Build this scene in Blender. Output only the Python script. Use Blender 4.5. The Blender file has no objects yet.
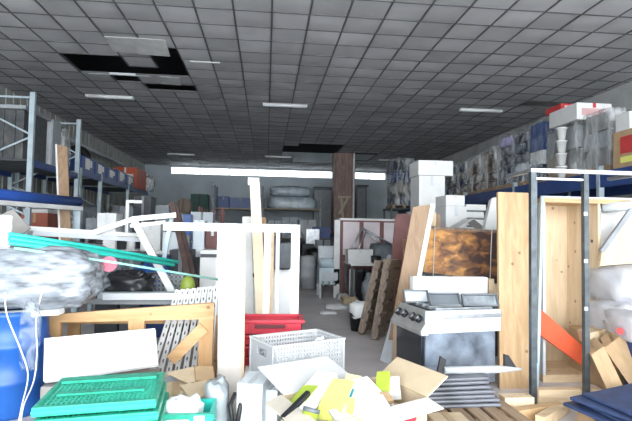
import bpy, math, random
from mathutils import Vector as V, Matrix
random.seed(7)
S = bpy.context.scene
COL = S.collection

# ---------------------------------------------------------------- camera
FPX = 490.0; CX = 316.0; CY = 210.5
CAM = V((0, 0, 1.6))
yc = V((266 - CX, -(231 - CY), -FPX)).normalized()          # hall axis seen by the camera
zc = V((0.0175, 1, 0)); zc.z = -(zc.x*yc.x + zc.y*yc.y)/yc.z; zc.normalize()
xc = yc.cross(zc)
RT = Matrix((xc, yc, zc))                                     # rows: world axes in camera space
cd = bpy.data.cameras.new('camera'); cam = bpy.data.objects.new('camera', cd); COL.objects.link(cam)
cd.sensor_width = 36; cd.lens = FPX/632*36; cd.clip_start = .05
cam.matrix_world = Matrix.Translation(CAM) @ RT.to_4x4()
S.camera = cam
# ---------------------------------------------------------------- world, light, exposure
w = bpy.data.worlds.new('world'); S.world = w; w.use_nodes = True
w.node_tree.nodes['Background'].inputs[0].default_value = (.84, .93, 1, 1)
w.node_tree.nodes['Background'].inputs[1].default_value = 5.2
def area(name, loc, sx, sy, power, rot, col=(1, 1, 1)):
    l = bpy.data.lights.new(name, 'AREA'); l.shape = 'RECTANGLE'; l.size = sx; l.size_y = sy; l.energy = power; l.color = col
    o = bpy.data.objects.new(name, l); COL.objects.link(o); o.location = loc; o.rotation_euler = rot; return o
area('door_daylight', (0.8, -7.0, 3.0), 14, 6, 820, (math.radians(90), 0, 0), (1, .985, .96))
S.view_settings.view_transform = 'Standard'; S.view_settings.look = 'None'
S.view_settings.exposure = 0.5; S.view_settings.gamma = 1; S.view_settings.use_curve_mapping = False

# ---------------------------------------------------------------- pixel -> place helpers
def ray(px, py):
    c = V((px - CX, CY - py, -FPX)); return V((xc.dot(c), yc.dot(c), zc.dot(c)))
def A(px, py, d): r = ray(px, py); return CAM + r*(d/r.y)
def onz(px, py, z): r = ray(px, py); return CAM + r*((z - CAM.z)/r.z)
def onx(px, py, X): r = ray(px, py); return CAM + r*(X/r.x)
def zat(px, py, d): return A(px, py, d).z
def xat(px, py, d): return A(px, py, d).x

# ---------------------------------------------------------------- materials
MC = {}
def nt(name):
    m = bpy.data.materials.new(name); m.use_nodes = True
    n = m.node_tree.nodes; return m, n, m.node_tree.links, n['Principled BSDF']
def M(name, col, rough=.55, metal=0, var=.16, scale=5, bump=0, dirt=0, stretch=(1, 1, 1)):
    if name in MC: return MC[name]
    m, n, L, p = nt(name)
    tc = n.new('ShaderNodeTexCoord'); mp = n.new('ShaderNodeMapping'); mp.inputs['Scale'].default_value = stretch
    L.new(tc.outputs['Object'], mp.inputs[0])
    no = n.new('ShaderNodeTexNoise'); no.inputs['Scale'].default_value = scale; no.inputs['Detail'].default_value = 6
    L.new(mp.outputs[0], no.inputs[0])
    r = n.new('ShaderNodeValToRGB'); e = r.color_ramp.elements
    e[0].position = .3; e[1].position = .72
    lo = [c*(1 - var) for c in col]; hi = [min(1, c*(1 + var*.5)) for c in col]
    e[0].color = (*lo, 1); e[1].color = (*hi, 1); L.new(no.outputs[0], r.inputs[0])
    out = r.outputs[0]
    if dirt:
        n2 = n.new('ShaderNodeTexNoise'); n2.inputs['Scale'].default_value = 2.3; n2.inputs['Detail'].default_value = 8
        L.new(tc.outputs['Object'], n2.inputs[0])
        r2 = n.new('ShaderNodeValToRGB'); r2.color_ramp.elements[0].position = .52; r2.color_ramp.elements[1].position = .7
        r2.color_ramp.elements[0].color = (0, 0, 0, 1); r2.color_ramp.elements[1].color = (dirt, dirt, dirt, 1)
        L.new(n2.outputs[0], r2.inputs[0])
        mx = n.new('ShaderNodeMixRGB'); mx.inputs[2].default_value = (.2, .18, .15, 1)
        L.new(r2.outputs[0], mx.inputs[0]); L.new(out, mx.inputs[1]); out = mx.outputs[0]
    L.new(out, p.inputs['Base Color'])
    p.inputs['Roughness'].default_value = rough; p.inputs['Metallic'].default_value = metal
    if bump:
        b = n.new('ShaderNodeBump'); b.inputs['Strength'].default_value = bump; b.inputs['Distance'].default_value = .02
        L.new(no.outputs[0], b.inputs['Height']); L.new(b.outputs[0], p.inputs['Normal'])
    MC[name] = m; return m
def WOOD(name, c1, c2, axis='z', scale=3, knots=True, rough=.6):
    if name in MC: return MC[name]
    m, n, L, p = nt(name)
    tc = n.new('ShaderNodeTexCoord'); mp = n.new('ShaderNodeMapping')
    s = {'x': (.12, 1, 1), 'y': (1, .12, 1), 'z': (1, 1, .12)}[axis]; mp.inputs['Scale'].default_value = s
    L.new(tc.outputs['Object'], mp.inputs[0])
    no = n.new('ShaderNodeTexNoise'); no.inputs['Scale'].default_value = scale*6; no.inputs['Detail'].default_value = 5; no.inputs['Distortion'].default_value = .8
    L.new(mp.outputs[0], no.inputs[0])
    r = n.new('ShaderNodeValToRGB'); r.color_ramp.elements[0].position = .35; r.color_ramp.elements[1].position = .65
    r.color_ramp.elements[0].color = (*c1, 1); r.color_ramp.elements[1].color = (*c2, 1); L.new(no.outputs[0], r.inputs[0])
    out = r.outputs[0]
    if knots:
        vo = n.new('ShaderNodeTexVoronoi'); vo.inputs['Scale'].default_value = 5.5
        L.new(tc.outputs['Object'], vo.inputs[0])
        r2 = n.new('ShaderNodeValToRGB'); r2.color_ramp.elements[0].position = .07; r2.color_ramp.elements[1].position = .13
        r2.color_ramp.elements[0].color = (.75, .75, .75, 1); r2.color_ramp.elements[1].color = (0, 0, 0, 1)
        L.new(vo.outputs['Distance'], r2.inputs[0])
        mx = n.new('ShaderNodeMixRGB'); mx.inputs[2].default_value = (c1[0]*.35, c1[1]*.28, c1[2]*.22, 1)
        L.new(r2.outputs[0], mx.inputs[0]); L.new(out, mx.inputs[1]); out = mx.outputs[0]
    L.new(out, p.inputs['Base Color']); p.inputs['Roughness'].default_value = rough
    MC[name] = m; return m
def WRAP(name, col=(.8, .85, .9), alpha=.5, scale=9, stretch=(1, 1, 1)):
    if name in MC: return MC[name]
    m, n, L, p = nt(name)
    tc = n.new('ShaderNodeTexCoord'); mp = n.new('ShaderNodeMapping'); mp.inputs['Scale'].default_value = stretch
    L.new(tc.outputs['Object'], mp.inputs[0])
    no = n.new('ShaderNodeTexNoise'); no.inputs['Scale'].default_value = scale; no.inputs['Detail'].default_value = 7; no.inputs['Distortion'].default_value = 1.2
    L.new(mp.outputs[0], no.inputs[0])
    r = n.new('ShaderNodeValToRGB'); e = r.color_ramp.elements
    e[0].position = .38; e[1].position = .66; a0 = max(0, alpha - .3); a1 = min(1, alpha + .3)
    e[0].color = (a0, a0, a0, 1); e[1].color = (a1, a1, a1, 1)
    L.new(no.outputs[0], r.inputs[0]); L.new(r.outputs[0], p.inputs['Alpha'])
    p.inputs['Base Color'].default_value = (*col, 1); p.inputs['Roughness'].default_value = .22
    b = n.new('ShaderNodeBump'); b.inputs['Strength'].default_value = .7; b.inputs['Distance'].default_value = .03
    L.new(no.outputs[0], b.inputs['Height']); L.new(b.outputs[0], p.inputs['Normal'])
    MC[name] = m; return m

white = M('white_paint', (.74, .74, .73), .5, var=.08, dirt=.25)
foam = M('white_foam', (.88, .89, .89), .7, var=.05)
whitebox = M('white_carton', (.70, .70, .69), .7, var=.07, dirt=.12)
palegrey = M('pale_grey', (.6, .63, .66), .5, var=.15)
grey = M('mid_grey', (.30, .32, .34), .5, var=.2)
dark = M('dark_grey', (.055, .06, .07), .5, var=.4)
black = M('black_plastic', (.018, .019, .022), .4, var=.4)
steel = M('steel', (.55, .57, .6), .34, .85, var=.35, scale=8, bump=.08)
galv = M('galvanised', (.42, .50, .54), .5, .35, var=.2)
darksteel = M('dark_steel', (.10, .115, .125), .4, .5, var=.4, scale=12)
rackblue = M('rack_blue', (.022, .06, .22), .45, var=.25)
navy = M('navy', (.035, .06, .145), .6, var=.35, scale=9, bump=.1)
card = M('cardboard', (.46, .31, .175), .8, var=.14, scale=7)
cardpale = M('cardboard_pale', (.62, .49, .33), .8, var=.12, scale=7)
cardgrey = M('cardboard_grey', (.33, .31, .29), .8, var=.2)
tape = M('parcel_tape', (.46, .32, .17), .3)
red = M('red_plastic', (.55, .03, .055), .4, var=.15)
redprint = M('red_print', (.55, .05, .05), .6)
teal = M('teal_plastic', (.03, .56, .46), .35, var=.1)
green = M('green_plastic', (.02, .40, .26), .4, var=.3, scale=14)
greydark = M('slate', (.15, .17, .19), .5, var=.3)
yellow = M('yellow_card', (.78, .78, .20), .6, var=.08)
lime = M('lime', (.42, .55, .06), .5, var=.2)
orange = M('orange_board', (.72, .11, .04), .6, var=.15)
maroon = M('maroon_board', (.17, .065, .06), .55, var=.25)
bluepl = M('blue_plastic', (.015, .11, .42), .35, var=.25)
pine = WOOD('pine_upright', (.44, .275, .14), (.56, .38, .21), 'z')
pinex = WOOD('pine_lengthwise', (.48, .30, .15), (.62, .42, .23), 'x')
pale = WOOD('pale_wood', (.62, .47, .30), (.74, .59, .41), 'z')
palex = WOOD('pale_wood_lengthwise', (.60, .44, .27), (.72, .56, .37), 'x')
brownw = WOOD('brown_board', (.27, .17, .10), (.36, .24, .15), 'z', knots=False)
oldw = WOOD('weathered_wood', (.15, .11, .085), (.30, .23, .175), 'z', knots=False)
oldy = WOOD('weathered_wood_lying', (.27, .18, .11), (.42, .30, .20), 'y', knots=False)
def ISL(name, cols, rough=.35):
    m, n, L, p = nt(name); g = n.new('ShaderNodeNewGeometry'); r = n.new('ShaderNodeValToRGB'); r.color_ramp.interpolation = 'CONSTANT'
    e = r.color_ramp.elements
    for i, c in enumerate(cols):
        q = e[i] if i < 2 else e.new(i/len(cols))
        q.position = i/len(cols); q.color = (*c, 1)
    L.new(g.outputs['Random Per Island'], r.inputs[0]); L.new(r.outputs[0], p.inputs['Base Color']); p.inputs['Roughness'].default_value = rough
    MC[name] = m; return m
wrapm = WRAP('stretch_wrap', (.72, .74, .75), .30, 5, (1, 1, .35))
wrapd = WRAP('stretch_wrap_thin', (.7, .76, .82), .12, 6, (1, 1, .3))
wrapfat = M('plastic_sheeting', (.34, .37, .41), .22, var=.75, scale=4, bump=.6, stretch=(1, 2.5, 4.5))  # stretched streaks in the colour imitate reflections on the plastic
bagm = M('grey_tarpaulin', (.30, .33, .36), .5, var=.35, scale=4, bump=.4)

# ---------------------------------------------------------------- mesh builder
class MB:
    def __init__(s): s.v = []; s.f = []; s.sm = []
    def add(s, vs, fs, smooth=False):
        b = len(s.v); s.v += [V(x) for x in vs]
        for f in fs: s.f.append([b + i for i in f]); s.sm.append(smooth)
        return s
    def slab(s, o, a, b, c):
        o, a, b, c = V(o), V(a), V(b), V(c)
        if a.cross(b).dot(c) < 0: a, b = b, a
        p = [o, o+a, o+a+b, o+b, o+c, o+a+c, o+a+b+c, o+b+c]
        return s.add(p, [(3, 2, 1, 0), (4, 5, 6, 7), (0, 1, 5, 4), (1, 2, 6, 5), (2, 3, 7, 6), (3, 0, 4, 7)])
    def box(s, x0, y0, z0, x1, y1, z1): return s.slab((x0, y0, z0), (x1-x0, 0, 0), (0, y1-y0, 0), (0, 0, z1-z0))
    def bar(s, p, q, w_, h, up=(0, 0, 1)):
        p, q = V(p), V(q); d = (q-p); n = d.normalized(); u = V(up)
        if abs(n.dot(u)) > .97: u = V((0, 1, 0))
        a = n.cross(u).normalized()*w_; b = a.cross(n).normalized()*h
        return s.slab(p - a/2 - b/2, d, a, b)
    def poly(s, pts, t):
        pts = [V(p) for p in pts]; t = V(t); n = len(pts)
        nn = (pts[1]-pts[0]).cross(pts[2]-pts[0])
        if nn.dot(t) > 0: pts = pts[::-1]
        vs = pts + [p+t for p in pts]
        return s.add(vs, [tuple(range(n)), tuple(range(2*n-1, n-1, -1))] + [(i, i+n, (i+1) % n + n, (i+1) % n) for i in range(n)])
    def tube(s, pts, r, seg=10, caps=True):
        pts = [V(p) for p in pts]; rings = []; rr = r if isinstance(r, (list, tuple)) else [r]*len(pts)
        t0 = (pts[1]-pts[0]).normalized(); u = V((0, 0, 1)) if abs(t0.z) < .9 else V((1, 0, 0))
        vs = []
        for i, p in enumerate(pts):
            t = ((pts[min(i+1, len(pts)-1)] - pts[max(i-1, 0)])).normalized()
            a = t.cross(u).normalized(); b = a.cross(t)
            vs += [p + (a*math.cos(k*math.tau/seg) + b*math.sin(k*math.tau/seg))*rr[i] for k in range(seg)]
        fs = [(i*seg+k, i*seg+(k+1) % seg, (i+1)*seg+(k+1) % seg, (i+1)*seg+k) for i in range(len(pts)-1) for k in range(seg)]
        s.add(vs, fs, True)
        if caps:
            b = len(s.v) - len(vs)
            s.f.append([b+k for k in range(seg)][::-1]); s.sm.append(False)
            s.f.append([b+(len(pts)-1)*seg+k for k in range(seg)]); s.sm.append(False)
        return s
    def lathe(s, c, prof, seg=20):
        c = V(c); vs = [c + V((r*math.cos(k*math.tau/seg), r*math.sin(k*math.tau/seg), z)) for r, z in prof for k in range(seg)]
        n = len(prof)
        fs = [(i*seg+k, i*seg+(k+1) % seg, (i+1)*seg+(k+1) % seg, (i+1)*seg+k) for i in range(n-1) for k in range(seg)]
        return s.add(vs, fs, True)
    def lump(s, c, r, amp=.15, seg=22, rng=12, flat=None, k=3.0, seed=0, sq=.6, ridge=0):
        """crumpled closed bag / bundle; sq<1 makes it boxy, underside flattened at c.z - r.z*.9"""
        c, r = V(c), V(r); vs = []
        from mathutils import noise
        f = lambda t: math.copysign(abs(t)**sq, t)
        for i in range(rng+1):
            th = math.pi*i/rng
            for j in range(seg):
                ph = math.tau*j/seg
                d = V((f(math.sin(th))*f(math.cos(ph)), f(math.sin(th))*f(math.sin(ph)), f(math.cos(th))))
                nn = noise.noise(d*k + V((seed*3.1, seed*1.7, 0)))*amp + noise.noise(d*k*2.7 + V((seed, 5, 0)))*amp*.5
                q = d*(1 + nn + ridge*noise.noise(V((d.x*2 + d.z*2, d.y*9 + d.x*3, d.z*14 + seed)))); q = V((q.x*r.x, q.y*r.y, q.z*r.z)); q.z = max(q.z, -r.z*.92)
                vs.append(c + q)
        fs = [(i*seg+j, (i+1)*seg+j, (i+1)*seg+(j+1) % seg, i*seg+(j+1) % seg) for i in range(rng) for j in range(seg)]
        return s.add(vs, fs, True)
    def cyl(s, c, r, h, seg=20): return s.lathe(c, [(0, 0), (r, 0), (r, h), (0, h)], seg)
    def build(s, name, m, parent=None, bevel=0, mats=None, fm=None):
        me = bpy.data.meshes.new(name)
        xs = [v.x for v in s.v]; ys = [v.y for v in s.v]; zs = [v.z for v in s.v]
        o0 = V(((min(xs)+max(xs))/2, (min(ys)+max(ys))/2, min(zs)))
        me.from_pydata([v - o0 for v in s.v], [], s.f)
        me.polygons.foreach_set('use_smooth', s.sm)
        for mm in ([m] + (mats or [])): me.materials.append(mm)
        if fm: me.polygons.foreach_set('material_index', fm)
        me.update()
        o = bpy.data.objects.new(name, me); COL.objects.link(o)
        if parent: o.parent = parent; o.location = o0 - abs_loc(parent)
        else: o.location = o0
        if bevel:
            b = o.modifiers.new('bevel', 'BEVEL'); b.width = bevel; b.segments = 2; b.limit_method = 'ANGLE'
        return o
def abs_loc(o):
    l = o.location.copy()
    while o.parent: o = o.parent; l += o.location
    return l
def tag(o, label, cat, group=None, kind=None):
    o['label'] = label; o['category'] = cat
    if group: o['group'] = group
    if kind: o['kind'] = kind
    return o
def thing(name, label, cat, loc, group=None):
    o = bpy.data.objects.new(name, None); COL.objects.link(o); o.location = V(loc); o.empty_display_size = .1
    return tag(o, label, cat, group)
def one(name, label, cat, mb, m, group=None, bevel=0):
    return tag(mb.build(name, m, None, bevel), label, cat, group)
def struct(name, mb, m, **k):
    o = mb.build(name, m, **k); o['kind'] = 'structure'; return o
def away(p): return (V(p) - CAM).normalized()

# a board given by its four front corners (px, py, depth), thickness away from the viewer
def board(name, label, cat, c4, th, m, group=None, edge=None, bevel=0):
    P = [A(*c) for c in c4]; n = (P[1]-P[0]).cross(P[3]-P[0]).normalized()
    if n.dot(away(P[0])) < 0: n = -n
    if edge:
        t = thing(name, label, cat, (sum((p.x for p in P))/4, sum((p.y for p in P))/4, min(p.z for p in P)), group)
        MB().poly(P, n*th).build('panel', m, t, bevel)
        for nm, i, mm, w_ in edge:
            a, b = P[i], P[(i+1) % 4]; MB().bar(a + n*th/2, b + n*th/2, w_, th*1.15, n).build(nm, mm, t)
        return t
    return one(name, label, cat, MB().poly(P, n*th), m, group, bevel)
# upright carton: front face px rectangle at depth d, taped lid
def carton(name, label, cat, x0, y0, x1, y1, d, dep, m, z0=None, group=None, tp=None, printm=None, rot=0, z1=None, flaps=False):
    X0, X1 = xat(x0, y1, d), xat(x1, y1, d)
    zb = zat((x0+x1)/2, y1, d) if z0 is None else z0
    zt = zat((x0+x1)/2, y0, d) if z1 is None else z1
    return carton3(name, label, cat, (X0+X1)/2, d + dep/2, zb, X1-X0, dep, zt-zb, m, group, tp, printm, rot, flaps)
def carton3(name, label, cat, x, y, z, sx, sy, sz, m, group=None, tp=None, printm=None, rot=0, flaps=False):
    t = thing(name, label, cat, (x, y, z), group)
    c, s_ = math.cos(rot), math.sin(rot); ux, uy = V((c, s_, 0)), V((-s_, c, 0)); o = V((x, y, z))
    R = lambda a, b, e: o + ux*a + uy*b + V((0, 0, e))
    MB().slab(R(-sx/2, -sy/2, 0), ux*sx, uy*sy, V((0, 0, sz))).build('body', m, t, bevel=min(.008, sz*.04))
    if tp:
        k = MB(); w_ = min(.06, sx*.2)
        k.slab(R(-w_/2, -sy/2 - .003, sz*.72), ux*w_, uy*.003, V((0, 0, sz*.28 + .003)))
        k.slab(R(-w_/2, -sy/2 - .003, sz), ux*w_, uy*(sy + .003), V((0, 0, .003))); k.build('tape', tp, t)
    if printm:
        MB().slab(R(-sx*.36, -sy/2 - .003, sz*.25), ux*sx*.72, uy*.004, V((0, 0, sz*.42))).build('printed_label', printm, t)
    if flaps:
        for sg in (-1, 1):
            MB().slab(R(sg*sx/2, -sy/2, sz), ux*sg*sx*.28, uy*sy, V((0, 0, .004))).slab(R(sg*sx/2, -sy/2, sz), ux*sg*sx*.3 + V((0, 0, sz*.2)), uy*sy, V((0, 0, .005))).build('flap', m, t)
    return t

# ================================================================ SETTING
ZC = 5.06; XL, XR, YB, YF = -6.55, 8.1, 27.0, -3.0
floorm = M('floor_concrete', (.68, .63, .62), .5, var=.22, scale=1.2, bump=.05, dirt=.2)
struct('floor', MB().box(XL-.2, YF, -.2, XR+.2, YB+.2, 0), floorm)
wallm = M('wall_concrete', (.52, .53, .52), .8, var=.22, scale=1.5, dirt=.2)
wallb = M('wall_back_paint', (.58, .65, .69), .8, var=.16, scale=.8)
# left wall of ribbed concrete panels
k = MB().box(XL-.2, YF, 0, XL, YB, 6.2)
y = YF
while y < YB: k.box(XL, y, 0, XL+.03, y+.18, ZC); y += .36
struct('wall_left', k, M('wall_left_concrete', (.42, .43, .41), .85, var=.3, scale=2, stretch=(1, 1, .3)))
k = MB().box(XR, YF, 0, XR+.2, YB, 6.2)
y = YF
while y < YB: k.box(XR-.25, y, 0, XR, y+.45, ZC-1.1); y += 6
k.box(XR-.12, YF, ZC-1.05, XR, YB, ZC)
struct('wall_right', k, wallm)
WX0, WX1 = xat(171, 172, YB), xat(394, 172, YB)
zw0, zw1 = 4.6, 4.97
k = MB().box(XL, YB, 0, XR, YB+.2, zw0).box(XL, YB, zw1, XR, YB+.2, 6.2).box(XL, YB, zw0, WX0, YB+.2, zw1).box(WX1, YB, zw0, XR, YB+.2, zw1)
struct('wall_back', k, wallb)
win = thing('window_1', 'x', 'x', ((WX0+WX1)/2, YB, zw0)); del win['label'], win['category']; win['kind'] = 'structure'
k = MB().box(WX0, YB-.02, zw0-.03, WX1, YB+.06, zw0+.02).box(WX0, YB-.02, zw1-.02, WX1, YB+.06, zw1+.03)
x = WX0
while x < WX1: k.box(x-.02, YB-.01, zw0, x+.02, YB+.05, zw1); x += 1.55
k.build('window_frame', white, win)['kind'] = 'structure'
gm, n_, L_, p_ = nt('window_glass'); p_.inputs['Transmission Weight'].default_value = 1; p_.inputs['Roughness'].default_value = .02; p_.inputs['IOR'].default_value = 1.05
MB().box(WX0, YB+.015, zw0, WX1, YB+.025, zw1).build('window_pane', gm, win)['kind'] = 'structure'

# suspended ceiling
cm, n, L, p = nt('ceiling_tile')
tc = n.new('ShaderNodeTexCoord'); vm = n.new('ShaderNodeVectorMath'); vm.operation = 'DIVIDE'; vm.inputs[1].default_value = (.6, .6, 1)
L.new(tc.outputs['Object'], vm.inputs[0])
fl = n.new('ShaderNodeVectorMath'); fl.operation = 'FLOOR'; L.new(vm.outputs[0], fl.inputs[0])
mu = n.new('ShaderNodeVectorMath'); mu.operation = 'MULTIPLY'; mu.inputs[1].default_value = (1, 1, 0); L.new(fl.outputs[0], mu.inputs[0])
wn = n.new('ShaderNodeTexWhiteNoise'); wn.noise_dimensions = '3D'; L.new(mu.outputs[0], wn.inputs['Vector'])
r = n.new('ShaderNodeValToRGB'); r.color_ramp.elements[0].color = (.36, .36, .37, 1); r.color_ramp.elements[1].color = (.56, .56, .58, 1)
L.new(wn.outputs['Value'], r.inputs[0])
no = n.new('ShaderNodeTexNoise'); no.inputs['Scale'].default_value = 1.1; no.inputs['Detail'].default_value = 5; L.new(tc.outputs['Object'], no.inputs[0])
mx = n.new('ShaderNodeMixRGB'); mx.blend_type = 'MULTIPLY'; mx.inputs[0].default_value = .6; L.new(r.outputs[0], mx.inputs[1]); L.new(no.outputs[0], mx.inputs[2])
r3 = n.new('ShaderNodeBrightContrast'); r3.inputs[1].default_value = .12; L.new(mx.outputs[0], r3.inputs[0])
L.new(r3.outputs[0], p.inputs['Base Color']); p.inputs['Roughness'].default_value = .9
gx0 = onz(272.4, 0, ZC).x; gy0 = onz(272, 11.9, ZC).y
ix0 = math.floor((XL - gx0)/.6); ix1 = math.ceil((XR - gx0)/.6); iy0 = math.floor((YF - gy0)/.6); iy1 = math.ceil((YB - gy0)/.6)
def cell(px, py): q = onz(px, py, ZC); return (math.floor((q.x - gx0)/.6), math.floor((q.y - gy0)/.6))
holes = set()
for q in [(75, 58), (92, 61), (98, 70), (112, 64), (130, 69), (145, 72), (125, 79), (140, 80), (155, 85), (160, 55), (172, 53), (165, 63), (180, 66), (170, 73), (160, 75), (185, 90),
          (300, 149), (310, 149), (320, 149), (330, 149), (300, 154), (310, 154), (320, 154), (330, 154), (298, 159), (310, 159), (322, 159), (332, 159), (360, 156), (366, 156), (364, 154), (536, 102), (543, 102), (178, 155.5)]:
    holes.add(cell(*q))
for py in range(292, 325):
    for px in range(294, 337, 2): holes.add(cell(px, py/2))
    if 153.5 < py/2 < 160:
        for px in range(356, 369, 3): holes.add(cell(px, py/2))
for px in range(534, 548, 3): holes.add(cell(px, 102.2)); holes.add(cell(px+3, 103.4))
mb = MB(); fm = []
for ix in range(ix0, ix1):
    for iy in range(iy0, iy1):
        if (ix, iy) in holes: continue
        x0, y0 = gx0 + ix*.6, gy0 + iy*.6; sag = random.uniform(.002, .022); b = len(mb.v); tl = random.uniform(-.004, .004)
        vs = []
        for j in range(4):
            for i in range(4):
                e = (1 - ((i-1.5)/1.5)**2)*(1 - ((j-1.5)/1.5)**2)
                vs.append((min(max(x0 + i*.2, XL), XR), min(max(y0 + j*.2, YF), YB), ZC - sag*e*1.26 + tl*(i-1.5)))
        mb.add(vs, [(j*4+i, (j+1)*4+i, (j+1)*4+i+1, j*4+i+1) for j in range(3) for i in range(3)], True); fm += [0]*9
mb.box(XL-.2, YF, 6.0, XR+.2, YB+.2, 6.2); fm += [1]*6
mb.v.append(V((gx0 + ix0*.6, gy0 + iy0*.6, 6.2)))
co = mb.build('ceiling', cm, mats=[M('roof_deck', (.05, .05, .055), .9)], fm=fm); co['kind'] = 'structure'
# object-space grid must start on a tile corner: shift the mapping
off = n.new('ShaderNodeVectorMath'); off.operation = 'SUBTRACT'; off.inputs[1].default_value = (gx0 - co.location.x, gy0 - co.location.y, 0)
L.new(tc.outputs['Object'], off.inputs[0]); L.new(off.outputs[0], vm.inputs[0])
gb = MB()
for ix in range(ix0, ix1+1):
    x = gx0 + ix*.6
    if not XL < x < XR: continue
    for iy in range(iy0, iy1):
        if (ix, iy) in holes and (ix-1, iy) in holes and iy < 40: continue
        y0 = max(YF, gy0 + iy*.6); y1 = min(YB, gy0 + (iy+1)*.6)
        gb.box(x-.014, y0, ZC-.012, x+.014, y1, ZC+.03)
for iy in range(iy0, iy1+1):
    y = gy0 + iy*.6
    if not YF < y < YB: continue
    for ix in range(ix0, ix1):
        if (ix, iy) in holes and (ix, iy-1) in holes: continue
        gb.box(max(XL, gx0 + ix*.6), y-.011, ZC-.0115, min(XR, gx0 + (ix+1)*.6), y+.011, ZC+.029)
struct('trim_1', gb, M('ceiling_grid', (.11, .11, .115), .5))

# fluorescent fittings in the ceiling
diff = M('light_diffuser', (.85, .88, .9), .3, var=.03)
def fitting(px, py, lab, ln=1.2):
    q = onz(px, py, ZC - .05)
    t = thing('ceiling_light', lab, 'ceiling light', (q.x, q.y, ZC-.075), 'fluorescent strip lights in the tiled ceiling')
    MB().box(q.x-ln/2, q.y-.09, ZC-.03, q.x+ln/2, q.y+.09, ZC-.012).build('housing', white, t)
    MB().tube([(q.x-ln/2+.03, q.y-.04, ZC-.05), (q.x+ln/2-.03, q.y-.04, ZC-.05)], .022).build('tube_lamp', diff, t)
    MB().tube([(q.x-ln/2+.03, q.y+.04, ZC-.05), (q.x+ln/2-.03, q.y+.04, ZC-.05)], .022).build('tube_lamp', diff, t)
    for sx in (-1, 1): MB().box(q.x+sx*(ln/2-.015)-.015, q.y-.07, ZC-.075, q.x+sx*(ln/2-.015)+.015, q.y+.07, ZC-.03).build('end_cap', white, t)
for px, py, lab in [(110, 97.5, 'fluorescent ceiling light nearest the hole with missing tiles on the left'), (285, 106, 'fluorescent ceiling light in the middle of the ceiling, left of the pillar'),
                    (481, 111, 'fluorescent ceiling light on the right, above the wrapped goods rack'), (181, 154.5, 'far fluorescent ceiling light above the left rack end'),
                    (278, 157, 'far fluorescent ceiling light left of the brown pillar'), (391, 160.5, 'far fluorescent ceiling light right of the brown pillar')]: fitting(px, py, lab)
# fallen / slipped ceiling tiles in the hole
tw = M('tile_back', (.44, .44, .43), .9)
def loose(lab, px, py, ang, tilt, dz=.0, size=.58):
    q = onz(px, py, ZC)
    Rm = Matrix.Rotation(ang, 3, 'Z') @ Matrix.Rotation(tilt, 3, 'X')
    a, b, c = Rm @ V((size, 0, 0)), Rm @ V((0, size, 0)), Rm @ V((0, 0, .015))
    one('ceiling_tile', lab, 'ceiling tile', MB().slab(V((q.x, q.y, ZC-.03-dz)) - (a+b)/2, a, b, c), tw, 'slipped ceiling tiles')
loose('pale ceiling tile sagging at the front edge of the left ceiling hole', 126, 43, 0, -.10, .02, .6)
loose('second pale ceiling tile hanging at the right of the left ceiling hole', 152, 44, .05, -.16, .04)
loose('small pale tile fallen askew inside the left ceiling hole', 170, 79, .1, -.08, .02, .45)
k = MB(); q = onz(88, 72.5, ZC); k.box(q.x, q.y, ZC-.02, q.x+1.35, q.y+.05, ZC+.03)
one('ceiling_rail', 'pale metal rail crossing the left ceiling hole', 'rail', k, palegrey)
k = MB(); q = onz(190, 60.5, ZC); k.box(q.x, q.y, ZC-.02, q.x+.6, q.y+.05, ZC-.013+.01)
one('ceiling_rail', 'short white metal strip on the ceiling right of the left hole', 'rail', k, white)

# brown boxed pillar
d = 21; x0, x1 = xat(334, 200, d), xat(355, 200, d)
pl = thing('pillar', 'brown corrugated boxed pillar rising to the ceiling near the back', 'pillar', ((x0+x1)/2, d+.4, 0)); 
del pl['label'], pl['category']; pl['kind'] = 'structure'; pl.name = 'trim_2'
pm = WOOD('pillar_cladding', (.15, .09, .075), (.30, .20, .17), 'z', knots=False)
k = MB().box(x0, d+.03, 0, x1, d+.83, ZC)
for i in range(9): xx = x0 + (x1-x0)*(i+.15)/9; k.box(xx, d, 0, xx+.06, d+.03, ZC)
k.build('pillar_cladding', pm, pl)['kind'] = 'structure'
MB().box(x1-.1, d-.03, 0, x1-.04, d, ZC).build('pillar_edge', palegrey, pl)['kind'] = 'structure'
tp_ = M('tan_tape', (.42, .35, .25), .6)
k = MB().bar(A(339, 214, d-.02), A(349, 196, d-.02), .1, .01, (0, 1, 0)).bar(A(338, 197, d-.02), A(351, 197, d-.02), .08, .01, (0, 1, 0)).bar(A(341, 197, d-.02), A(343, 218, d-.02), .1, .01, (0, 1, 0))
one('tape_mark', 'tan tape strips stuck across the brown pillar', 'tape', k, tp_)

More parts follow.
